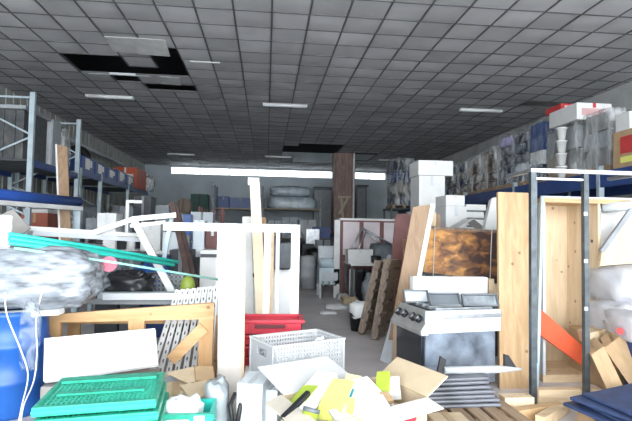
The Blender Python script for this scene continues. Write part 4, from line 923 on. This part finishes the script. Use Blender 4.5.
for row in [('tub', 'bucket', 'dark bucket on the long white table just left of the trestle', 'bucket', 122, 8.75, TT, (.1, .1, .24), dark), ('can', 'canister', 'white canister on the long white table beside the dark bucket', 'canister', 131, 8.7, TT, (.07, .07, .3), white),
            ('lump', 'bag', 'slate bag slumped on the long white table behind the trestle', 'bag', 168, 9.0, TT, (.2, .15, .34), greydark), ('motor', 'electric_motor', 'grey electric motor on the long white table near the dark beams', 'motor', 184, 8.8, TT, (.17, .2, .28), grey),
            ('coil', 'cable_coil', 'black cable coil on the long white table at its left end', 'cable', 98, 8.7, TT, (.15, .12, .2), black),
            ('tub', 'bucket', 'white bucket on the floor before the far red wire trolley', 'bucket', 207, 13.0, 0, (.16, .16, .36), white), ('chair', 'office_chair', 'dark chair on the floor beyond the white frame, left bay', 'chair', 232, 11.0, 0, (.45, .45, 1.2), dark),
            ('lump', 'sack', 'pale sack on the floor seen through the middle of the white frame', 'sack', 257, 10.5, 0, (.35, .3, 1.1), palegrey), ('chair', 'office_chair', 'slate chair on the floor seen through the right bay of the white frame', 'chair', 280, 10.0, 0, (.5, .5, 1.35), greydark),
            ('motor', 'electric_motor', 'dark electric motor on the floor between white frame and aisle drum', 'motor', 300, 16.5, 0, (.3, .3, .5), dark), ('chair', 'steel_stool', 'steel stool upended beside the stack of dark crates', 'stool', 313, 18.5, 0, (.5, .4, 1.7), steel),
            ('lump', 'sack', 'dark sack slumped against the pillar foot', 'sack', 331, 20.0, 0, (.35, .25, 1.6), dark), ('lump', 'sack', 'black sack piled at the far end of the aisle', 'sack', 317, 16.0, 0, (.4, .3, 1.1), black),
            ('motor', 'electric_motor', 'black motor on the steel table right of the white carton', 'motor', 377, 10.9, .9, (.14, .18, .2), black), ('can', 'canister', 'dark canister at the left end of the steel table', 'canister', 355, 11.5, .9, (.07, .07, .34), dark), ('lump', 'bag', 'pale crumpled bag at the right end of the steel table', 'bag', 391, 10.95, .9, (.1, .12, .22), palegrey),
            ('coil', 'hose_coil', 'grey hose coil on the floor under the steel table', 'hose', 384, 10.6, 0, (.15, .15, .25), grey)]:
    junk(*row[:9], seed=len(row[2]))
for i, (a, b, m_, lb) in enumerate([((300, 232, 19.2), (314, 252, 19.0), steel, 'steel bar leaning on the dark crates left of the pillar'), ((318, 236, 18.9), (306, 258, 18.7), palegrey, 'pale bar crossing the steel bar left of the pillar'), ((213, 182, 20.9), (213, 262, 20.9), darksteel, 'dark pole standing at the left end of the blue-grey shelving unit')]):
    one('bar', lb, 'bar', MB().bar(A(*a), A(*b), .09, .07), m_)
# open cardboard box with books
bz = .45; BR = V((.93, 3.93, 0)); u = V((.80, .44, 0)); v = V((.22, -.54, 0)); BL = BR - u; FR = BR + v; FL = BL + v; Z = V((0, 0, 1))
t = thing('open_box', 'open cardboard box full of books and packets, bottom centre', 'box', (BL + FR)/2)
inn = lambda w_: w_.normalized()*.008
MB().slab(BL, u, inn(v), Z*bz).slab(FL, u, -inn(v), Z*bz).slab(BL, v, inn(u), Z*bz).slab(BR, v, -inn(u), Z*bz).slab(BL, u, v, Z*.01).build('body', cardpale, t)
MB().slab(BL + Z*bz + u*.02, u*.72, -v*.62 + V((-.05, 0, .10)), Z*.007).build('flap', whitebox, t)
MB().slab(BR + Z*bz, v, V((.17, .05, .13)), V((-.006, 0, .008))).build('flap', cardpale, t)
MB().slab(BL + Z*bz, v, V((-.11, -.07, -.03)), Z*.008).build('flap', M('flap_light', (.66, .60, .50), .8), t)
MB().slab(FL + Z*bz + u*.3, u*.7, V((.06, -.16, -.02)), Z*.008).build('flap', M('printed_flap', (.74, .68, .64), .7, var=.1), t)
c_ = (BL + FR)/2; ra = math.atan2(u.y, u.x); k = MB().lump((0, 0, .19), (u.length/2*.88, .24, .19), .06, seed=99, sq=.35)
k.v = [Matrix.Rotation(ra, 3, 'Z') @ q + V((c_.x, c_.y, 0)) for q in k.v]
one('filler_paper', 'packing paper filling the open cardboard box', 'paper', k, cardpale)
def book(label, px, py, d, w_, h, th, rot, tilt, m_, name='book', cat='book', pages=True):
    c = A(px, py, d); Rm = Matrix.Rotation(rot, 3, 'Z') @ Matrix.Rotation(tilt, 3, 'X') @ Matrix.Rotation(random.uniform(-.15, .15), 3, 'Y')
    a, b, n_ = Rm @ V((w_, 0, 0)), Rm @ V((0, h, 0)), Rm @ V((0, 0, th))
    t = thing(name, label, cat, c - n_/2, 'books and packets in the open box'); o = c - a/2 - b/2 - n_/2
    if pages:
        MB().slab(o + a*.02 + b*.02 + n_*.12, a*.96, b*.96, n_*.76).build('pages', foam, t)
        MB().slab(o, a, b, n_*.12).slab(o + n_*.88, a, b, n_*.12).slab(o, a*.02, b, n_).build('cover', m_, t)
    else: MB().slab(o, a, b, n_).build('cover', m_, t, bevel=.004)
    return t
book('thick white book lying aslant at the left of the open box', 316, 390, 3.5, .17, .36, .06, -.65, .35, foam)
book('bright yellow folder in the middle of the open box', 335, 401, 3.35, .17, .38, .04, -.5, .45, yellow)
book('white yellow-striped packet right of the yellow folder', 361, 394, 3.45, .28, .24, .06, .5, .4, whitebox)
t = book('yellow-edged white book at the front of the open box', 366, 408, 3.3, .30, .17, .05, .15, .25, foam); 
book('lime green packet near the right flap of the open box', 383, 382, 3.6, .10, .18, .04, -.3, .5, lime, 'packet', 'packet', False)
book('white and lime packet against the right flap', 392, 388, 3.58, .12, .18, .05, -.2, .5, whitebox, 'packet', 'packet', False)
book('teal and black bottle-shaped packet beside the yellow folder', 349, 397, 3.38, .04, .13, .04, -.45, .5, M('tealdark', (.02, .22, .24), .4), 'packet', 'packet', False)
book('black remote-like case at the left of the open box', 296, 405, 3.25, .035, .28, .03, -.75, .35, black, 'case', 'case', False)
book('flat white sheet lying at the left front of the open box', 303, 412, 3.18, .1, .2, .02, -.7, .3, foam)
book('yellow strip card standing at the front of the yellow folder', 350, 410, 3.25, .05, .2, .02, -.3, .5, yellow, 'card', 'card', False)
book('pale yellow booklet lying behind the teal packet', 352, 386, 3.62, .12, .22, .03, -.3, .4, M('paleyellow', (.80, .79, .45), .6, var=.06))
book('white booklet wedged under the right flap of the open box', 378, 397, 3.5, .14, .2, .035, .4, .5, foam)
book('lime edged white book at the left end of the open box', 303, 398, 3.42, .12, .26, .04, -.6, .3, lime)
book('small brown packet beside the white and lime packet', 386, 398, 3.42, .07, .09, .04, .3, .4, card, 'packet', 'packet', False)
book('white sheet lying on top of the yellow-striped packet', 344, 416, 3.2, .16, .14, .015, .3, .3, foam)
X = A(311, 412, 3.15)
t = thing('green_jar', 'lime green jar with a dark lid at the front of the open box', 'jar', X)
MB().tube([X + V((-.03, -.03, -.1)), X], .052, 16).build('glass', lime, t); MB().tube([X, X + V((.006, .006, .022))], .055, 16).build('lid', greydark, t)
one('red_ball', 'red round lid at the bottom edge right of the open box', 'lid', MB().tube([A(409, 418, 3.3), A(409, 418, 3.3) + V((.0, -.005, .03))], .05, 16), red)
carton3('brown_carton', 'flattened brown carton under the right flap of the open box', 'carton', 1.42, 3.6, 0, .28, .4, .2, cardpale, tp=tape)

# rubble of cardboard pieces left of plank
carton3('large_carton', 'beige carton under the cardboard scraps beside the white plank', 'carton', -.72, 4.2, 0, .5, .5, .34, cardpale, tp=tape, rot=.2)
for i, (c4, m_, lb) in enumerate([([(168, 372, 4.2), (196, 366, 4.4), (214, 374, 4.35), (190, 383, 4.1)], cardpale, 'beige cardboard scrap lying highest beside the white plank'), ([(195, 366, 4.3), (213, 366, 4.4), (215, 382, 4.2), (196, 380, 4.15)], card, 'brown cardboard scrap against the white plank'), ([(180, 385, 4.0), (206, 380, 4.15), (212, 395, 3.95), (190, 398, 3.85)], cardpale, 'pale cardboard scrap above the small green crate'), ([(160, 378, 4.25), (184, 372, 4.35), (192, 386, 4.15), (172, 394, 4.05)], grey, 'grey plastic scrap between the green crates and cardboard')]):
    board('cardboard_scrap', lb, 'scrap', c4, .015, m_, 'scraps beside the white plank')
one('grey_bag', 'grey plastic bag slumped at the foot of the white plank', 'bag', MB().lump((xat(216, 400, 3.8), 3.85, .22), (.09, .14, .24), .2, seed=101), M('bag_grey', (.38, .42, .44), .4, var=.3))
k = MB(); k.tube([A(233, 425, 3.7), A(230, 405, 3.75), A(235, 394, 3.8), A(241, 392, 3.85), A(241, 402, 3.8), A(237, 424, 3.72)], .018, 8)
one('black_hose', 'black hose looped at the foot of the white plank', 'hose', k, black)

# ================================================================ LEFT FOREGROUND
# blue drum
t = thing('blue_drum', 'blue plastic drum at the left edge', 'drum', (xat(4, 400, 4.5), 4.6, 0)); X = xat(4, 400, 4.5); Y = 4.6
prof = [(0, 0), (.28, 0), (.29, .03), (.285, .25), (.30, .27), (.30, .31), (.285, .33), (.285, .55), (.30, .57), (.30, .61), (.285, .63), (.275, .82), (.29, .84), (.29, .88), (.25, .88), (.25, .86), (0, .86)]
MB().lathe((X, Y, 0), prof, 32).build('barrel', bluepl, t); MB().tube([(X+.12, Y, .86), (X+.12, Y, .89)], .04, 12).build('bung', black, t)
# pine frame bench
t = thing('pine_bench', 'orange pine bench frame standing behind the white panel', 'frame', (-1.4, 4.85, 0)); d = 4.85
lx0, lx1 = xat(44, 320, d), xat(213, 320, d); zt, zb = zat(130, 306, d), zat(130, 322, d)
pinel = WOOD('orange_pine', (.52, .30, .13), (.64, .41, .21), 'x'); pinev = WOOD('orange_pine_upright', (.50, .28, .12), (.62, .39, .19), 'z')
zb = zat(60, 322, d) - .0; MB().poly([A(43, 315, d), A(214, 303, d), A(214, 319, d), A(43, 323, d)], (0, .05, 0)).build('top_rail', pinel, t)
for a, b in ((44, 60), (128, 144), (199, 213)): MB().box(xat(a, 330, d), d+.002, 0, xat(b, 330, d), d+.06, zat(a, 322 - (a-44)*.025, d)+.02).build('post', pinev, t)
MB().bar(A(171, 360, d+.0), A(204, 327, d), .11, .04, (0, 1, 0)).build('brace', pinel, t)
MB().box(lx0, d+.55, zb-.12, lx1, d+.6, zb-.04).build('back_rail', pinel, t)
for a in (44, 199): MB().box(xat(a, 330, d), d+.55, 0, xat(a, 330, d)+.12, d+.6, zb-.12).build('post', pinev, t)
one('white_plank', 'thin white plank lying on the blue drum rim', 'plank', MB().slab(A(-25, 320, 4.38), V((.64, .06, .03)), V((0, .12, 0)), V((0, 0, .045))), white)
carton3('dark_carton', 'grey-brown carton holding up the white foam panel', 'carton', xat(95, 390, 4.2), 4.45, 0, .85, .5, .315, cardgrey, tp=dark)
board('foam_sheet', 'white foam panel leaning in front of the pine frame', 'panel', [(44, 338, 4.45), (155, 328, 4.5), (158, 364, 4.25), (43, 381, 4.2)], .05, foam, bevel=.006)
# folded green crates
carton3('large_carton', 'grey carton under the folded green crates', 'carton', -1.02, 3.22, 0, .75, .5, .365, cardgrey, tp=dark)
def greencrate(label, o, a, b, th):
    t = thing('folded_crate', label, 'crate', V(o) + (V(a)+V(b))/2, 'folded green plastic crates'); o, a, b = V(o), V(a), V(b); n_ = a.cross(b).normalized()
    k = MB(); la, lb2 = a.length, b.length; ea, eb = a/la, b/lb2
    k.slab(o, a, eb*.03, n_*th).slab(o + b - eb*.03, a, eb*.03, n_*th).slab(o + eb*.03, ea*.03, b - eb*.06, n_*th).slab(o + a - ea*.03 + eb*.03, ea*.03, b - eb*.06, n_*th); k.build('outer_frame', green, t, bevel=.004)
    k = MB(); na = 24
    for i in range(1, na): k.slab(o + a*(i/na) - ea*.006 + eb*.03 + n_*.012, ea*.012, b - eb*.06, n_*(th-.018))
    nb = 12
    for j in range(1, nb): k.slab(o + b*(j/nb) - eb*.006 + ea*.03 + n_*.012, a - ea*.06, eb*.012, n_*(th-.02))
    k.slab(o + ea*.03 + eb*.03, a - ea*.06, b - eb*.06, n_*.012); k.build('lattice', M('green_lattice', (.05, .52, .36), .4), t)
    k = MB()
    k.slab(o - eb*.006 + n_*th*.35, a, eb*.006, n_*th*.3).build('edge_strip', teal, t)
    k = MB().slab(o + a*.06 + b*.72 + n_*th, a*.88, eb*.07, n_*.018).slab(o + a*.12 + b*.3 + n_*th, a*.75, eb*.05, n_*.012); k.build('folded_side', green, t)
for i in range(3):
    zt_ = .56 - .066*(2-i); q0, q1, q2 = onz(31, 409, .56), onz(156, 400, .56), onz(62, 378, .56); sh_ = V((.02*(2-i), -.02*(2-i), zt_ - .56 - .05))
    greencrate(f'folded green plastic crate, {["lowest", "middle", "topmost"][i]} in the stack at bottom left', q0 + sh_, q1 - q0, q2 - q0, .055)
t = thing('green_crate', 'open green plastic crate at the bottom edge holding a white bag', 'crate', (-.62, 3.5, 0)); gx0, gx1 = xat(150, 410, 3.5), xat(214, 410, 3.5)
k = MB().box(gx0, 3.4, 0, gx1, 3.42, .37).box(gx0, 3.68, 0, gx1, 3.7, .37).box(gx0, 3.42, 0, gx0+.02, 3.68, .37).box(gx1-.02, 3.42, 0, gx1, 3.68, .37).box(gx0, 3.4, 0, gx1, 3.7, .02); k.build('body', teal, t)
k = MB(); [k.box(gx0-.01, 3.388, z, gx1+.01, 3.4, z+.03) for z in (.05, .14, .23, .34)]; k.build('ribs', green, t)
MB().box(gx0+.13, 3.385, .28, gx0+.28, 3.4, .335).build('label_card', white, t); MB().box(gx1-.12, 3.384, .26, gx1-.05, 3.4, .36).build('label_card', white, t)
one('white_bag', 'crumpled white bag heaped in the open green crate', 'bag', MB().lump(((gx0+gx1)/2 - .02, 3.55, .22), (.15, .11, .21), .3, seed=105), foam)
one('plastic_strip', 'torn clear plastic strip hanging down the front of the blue drum', 'plastic', MB().lump(A(30, 338, 4.24), (.08, .02, .28), .25, seed=120, k=4), WRAP('clear_strip', (.42, .47, .52), .22, 7))
# white cords over the drum
for i, (pts, lb) in enumerate([([(5, 292, 4.3), (7, 315, 4.25), (20, 348, 4.22), (28, 375, 4.2), (22, 405, 4.2), (18, 425, 4.15)], 'white cord hanging leftmost over the blue drum'), ([(42, 292, 4.35), (36, 320, 4.25), (37, 350, 4.24), (34, 380, 4.22), (24, 405, 4.2), (20, 428, 4.15)], 'white cord hanging right over the blue drum')]):
    P = [A(*p) for p in pts]; Q = []
    for a in range(len(P)-1):
        p0, p1, p2, p3 = P[max(a-1, 0)], P[a], P[a+1], P[min(a+2, len(P)-1)]
        for s_ in range(6):
            u = s_/6; Q.append(.5*((2*p1) + (p2-p0)*u + (2*p0-5*p1+4*p2-p3)*u*u + (3*p1-p0-3*p2+p3)*u**3))
    Q.append(P[-1]); one('cord', lb, 'cord', MB().tube(Q, .006, 6), white, 'white cords over the drum')
# steel workbench behind the pine frame with wrapped bulk
t = thing('workbench', 'grey steel workbench behind the pine frame on the left', 'bench', (-1.9, 6.0, 0))
MB().box(-3.2, 5.52, .78, -.55, 6.45, .84).build('benchtop', grey, t)
for a in (-3.15, -.6):
    for b in (5.57, 6.4): MB().box(a-.03, b-.03, 0, a+.03, b+.03, .78).build('leg', darksteel, t)
# big plastic sheeting bulk
one('plastic_bundle', 'huge bundle of clear plastic sheeting draped over the left workbench', 'bundle', MB().lump((xat(50, 270, 5.8), 5.85, 1.11), (.74, .5, .34), .10, seed=110, seg=110, rng=70, k=1.5, sq=.7, ridge=.025), wrapfat)
one('plastic_bundle', 'lower clear plastic bundle bulging above the blue drum', 'bundle', MB().lump((xat(30, 300, 4.75), 4.75, .865+.27), (.60, .34, .28), .10, seed=111, seg=96, rng=60, k=1.8, sq=.6, ridge=.03), wrapfat)
one('black_bag', 'black crumpled bag on the workbench beside the plastic sheeting', 'bag', MB().lump((xat(124, 290, 5.75), 5.8, .84+.13), (.28, .2, .14), .4, seed=112, k=5, seg=36, rng=20), black)
k = MB(); q0 = A(130, 300, 5.6)
t = thing('perforated_crate', 'grey perforated crate on the workbench beside the black bag', 'crate', (xat(150, 280, 6.1), 6.1, .84)); X0, X1 = xat(132, 280, 6.05), xat(182, 280, 6.05)
k = MB()
for i in range(13): xx = X0 + (X1-X0)*i/12; k.box(xx-.012, 6.05, .84, xx+.012, 6.07, 1.06)
for j in range(5): z = .84 + .05*j; k.box(X0, 6.05, z, X1, 6.07, z+.022)
k.build('lattice_side', grey, t); MB().box(X0, 6.07, .84, X1, 6.38, .86).box(X0, 6.36, .86, X1, 6.38, 1.06).box(X0, 6.07, .86, X0+.02, 6.36, 1.06).box(X1-.02, 6.07, .86, X1, 6.36, 1.06).build('body', greydark, t)
one('blue_bag', 'blue bag lying in the perforated crate on the workbench', 'bag', MB().lump(((X0+X1)/2-.1, 6.21, 1.0), (.22, .12, .15), .25, seed=113), bluepl)
one('ball', 'yellow-green ball on the workbench below the dark beams', 'ball', MB().lump((xat(188, 277, 5.75), 5.75, .84+.115), (.085, .085, .12), .02, seed=114, sq=1), M('ball_green', (.26, .33, .05), .5))
one('red_disc', 'pink-red round lid against the plastic sheeting', 'lid', MB().tube([A(109, 264, 5.02), A(109, 264, 4.97)], .075, 20), M('pinkred', (.75, .12, .2), .4))
for i, (a, b, m_, lb) in enumerate([((95, 300, 5.45), (216, 278, 5.5), galv, 'grey metal rail lying along the front of the workbench'), ((100, 306, 5.35), (216, 288, 5.42), palegrey, 'second paler metal rail in front of the first')]):
    pa, pb = A(*a), A(*b); pa.z = pb.z = .86 + (.0 if i == 0 else -.0); 
    one('metal_rail', lb, 'rail', MB().bar(pa + V((0, .1, .015)), pb + V((0, .1, .015)), .07, .07), m_, 'metal rails on the workbench')
# slotted angle bars leaning
slot = M('slotted_paint', (.72, .72, .70), .5, var=.1)
for i in range(8):
    f = i/7
    pa, pb = A(178 + 38*f, 290 - 4*f, 5.5), A(152 + 58*f, 372 - 2*f, 5.05 + .02*i)
    if pb.z < 0: pb.z = 0
    t = thing('slotted_bar', f'{ordn[i]} slotted metal bar from the left, leaning behind the pine brace', 'slotted bar', (pb.x, pb.y, pb.z), 'slotted metal bars')
    pb2 = pb + (pb-pa).normalized()*((pb.z)/max(.01, (pa-pb).normalized().z)) if pb.z > 0 else pb
    k = MB().bar(pa, pb2, .05, .012, (0, 1, .3)); nrm = V((0, -1, .25)).normalized()
    for s_ in range(12):
        q = pa.lerp(pb2, (s_+.5)/12); dd = (pb2-pa).normalized(); k.bar(q - dd*.016 + nrm*.008, q + dd*.016 + nrm*.008, .012, .006, (0, 1, .3))
    k.build('bar', slot, t, mats=[dark], fm=[0]*6 + [1]*72)
# teal pipes + white planks resting across
for i, (a, b, r_, lb) in enumerate([((9, 234, 4.6), (178, 262, 5.85), .020, 'teal pipe lying highest across the plastic sheeting'), ((9, 238.5, 4.52), (174, 265, 5.75), .024, 'second teal pipe from the top, across the sheeting'), ((9, 243, 4.45), (150, 261, 5.3), .018, 'third teal pipe from the top, ending before the trestle leg'), ((14, 248, 4.4), (218, 279.5, 5.2), .012, 'thin pale green pipe lowest across the sheeting')]):
    one('pipe', lb, 'pipe', MB().tube([A(*a), A((a[0]+b[0])/2, (a[1]+b[1])/2 - 1, (a[2]+b[2])/2), A(*b)], r_, 10), teal if i < 3 else M('palegreen', (.35, .72, .62), .4), 'teal pipes across the sheeting')
for i, (a, b, m_) in enumerate([((22, 228, 5.6), (150, 236, 6.6), white), ((30, 233, 5.45), (142, 240, 6.4), palegrey)]):
    one('plank', ['white plank lying behind the teal pipes', 'pale grey plank lying just under the white plank'][i], 'plank', MB().bar(A(*a), A(*b), .14, .05), m_, 'planks behind the teal pipes')
# white trestle
t = thing('white_trestle', 'white folding trestle with splayed legs left of the dark beams', 'trestle', A(150, 300, 6.1))
MB().bar(A(132, 219, 6.1), A(176, 215, 6.2), .09, .06).build('top_rail', white, t); MB().bar(A(130, 226, 6.05), A(165, 222, 6.2), .06, .04).build('lower_rail', white, t)
q = A(173, 303, 5.95); q.z = .84
MB().bar(A(134, 220, 6.1), q, .08, .05, (0, 1, 0)).build('leg', white, t); MB().bar(A(134, 219, 6.15), A(84, 236, 6.0), .06, .05, (0, 1, 0)).build('leg', white, t)
q = A(158, 296, 6.35); q.z = .84
MB().bar(A(172, 216, 6.3), q, .05, .04, (0, 1, 0)).build('leg', galv, t)
# grey peak and white sheet far left
board('cardboard_sheet', 'grey cardboard sheet peaking above the pipes at far left', 'sheet', [(-15, 222, 5.3), (13, 209, 5.3), (30, 228, 5.2), (0, 250, 5.1)], .02, cardgrey)
board('white_sheet', 'white sheet standing at the left edge above the plastic sheeting', 'sheet', [(-20, 214, 4.75), (12, 216, 4.75), (6, 292, 4.6), (-25, 300, 4.6)], .02, foam)
one('white_sheet_stand', 'dark stand carrying the white sheet at the left edge', 'stand', MB().box(-3.05, 4.55, 0, -2.58, 4.95, .98), dark)

# --- middle distance left: tables, fridges, boxes
t = thing('white_table', 'long white table in the middle distance behind the trestle', 'table', (-1.9, 8.8, 0))
tx0, tx1 = xat(88, 250, 8.5), xat(222, 250, 8.5)
MB().box(tx0, 8.5, 1.18, tx1, 9.3, 1.24).build('tabletop', white, t)
for a in (tx0+.05, tx1-.05):
    for b in (8.55, 9.25): MB().box(a-.03, b-.03, 0, a+.03, b+.03, 1.18).build('leg', galv, t)
MB().box(tx0, 9.2, .5, tx1, 9.25, 1.1).build('back_panel', greydark, t)
for i, (x0, y0, x1, y1, d, dep, m_, lb) in enumerate([(96, 213, 115, 250, 8.6, .4, whitebox, 'white tub-like carton at the left end of the long white table'), (140, 222, 160, 250, 8.6, .4, whitebox, 'white carton on the long white table beside the trestle'), (162, 232, 178, 250, 8.55, .4, lb_, 'bluish white carton on the long white table left of the dark beams'), (193, 220, 204, 250, 8.6, .4, lb_, 'pale carton on the long white table right of the dark beams'), (205, 230, 219, 250, 8.6, .5, maroon, 'maroon carton on the long white table by the white plank')]):
    carton('carton', lb, 'carton', x0, y0, x1, y1, d, dep, m_, z0=1.24, group='cartons on the long white table', tp=palegrey)
t = carton('small_fridge', 'white small fridge with a dark handle slot right of the dark beams', 'fridge', 198, 250, 222, 330, 7.3, .5, white, z0=0)
MB().box(xat(200, 270, 7.3), 7.28, zat(210, 256, 7.3)-.02, xat(220, 270, 7.3), 7.3, zat(210, 254, 7.3)).build('handle', dark, t)
for i, (x0, y0, x1, y1, d, m_, lb) in enumerate([(95, 255, 118, 300, 7.6, dark, 'dark carton under the long white table, leftmost'), (120, 252, 140, 300, 7.6, greydark, 'slate carton under the long white table, second from left'), (142, 256, 165, 300, 7.5, rackblue, 'navy carton under the long white table by the dark beams'), (168, 250, 190, 300, 7.9, dark, 'black carton under the long white table behind the dark beams')]):
    carton('carton', lb, 'carton', x0, y0, x1, y1, d, .5, m_, z0=0, group='cartons under the long white table', tp=grey)
# farther left-centre pile
for i, (x0, y0, x1, y1, d, m_, lb) in enumerate([(85, 218, 104, 240, 11.5, bagm, 'grey cloth-covered crate'), (118, 206, 132, 240, 11.8, greydark, 'slate crate'), (133, 196, 150, 240, 13, dark, 'dark tall crate'), (151, 205, 168, 240, 13.5, grey, 'grey crate'), (172, 214, 190, 250, 13, bluepl, 'blue crate'), (190, 212, 212, 250, 13.4, lb_, 'bluish crate'), (225, 224, 243, 255, 13, maroon, 'maroon crate'), (262, 236, 280, 262, 14.5, greydark, 'slate low crate'), (280, 242, 297, 270, 15.5, dark, 'dark low crate')]):
    carton('stacked_crate', f'{lb} standing on the floor of the far left storage area', 'crate', x0, y0, x1, y1, d, .6, m_, z0=0, group='crates in the far left storage area', tp=grey)
t = thing('white_bracket', 'white angled pipe bracket above the trestle on the left', 'bracket', A(128, 222, 8.7))
q = A(128, 203, 8.75); MB().box(q.x-.025, 8.72, 1.24, q.x+.025, 8.78, q.z).build('upright', white, t); MB().box(q.x-.025, 8.72, q.z, q.x+.24, 8.78, q.z+.05).build('arm', white, t)
for o in bpy.data.objects:
    if o.type == 'MESH' and 'thing_tmp' in o: del o['thing_tmp']
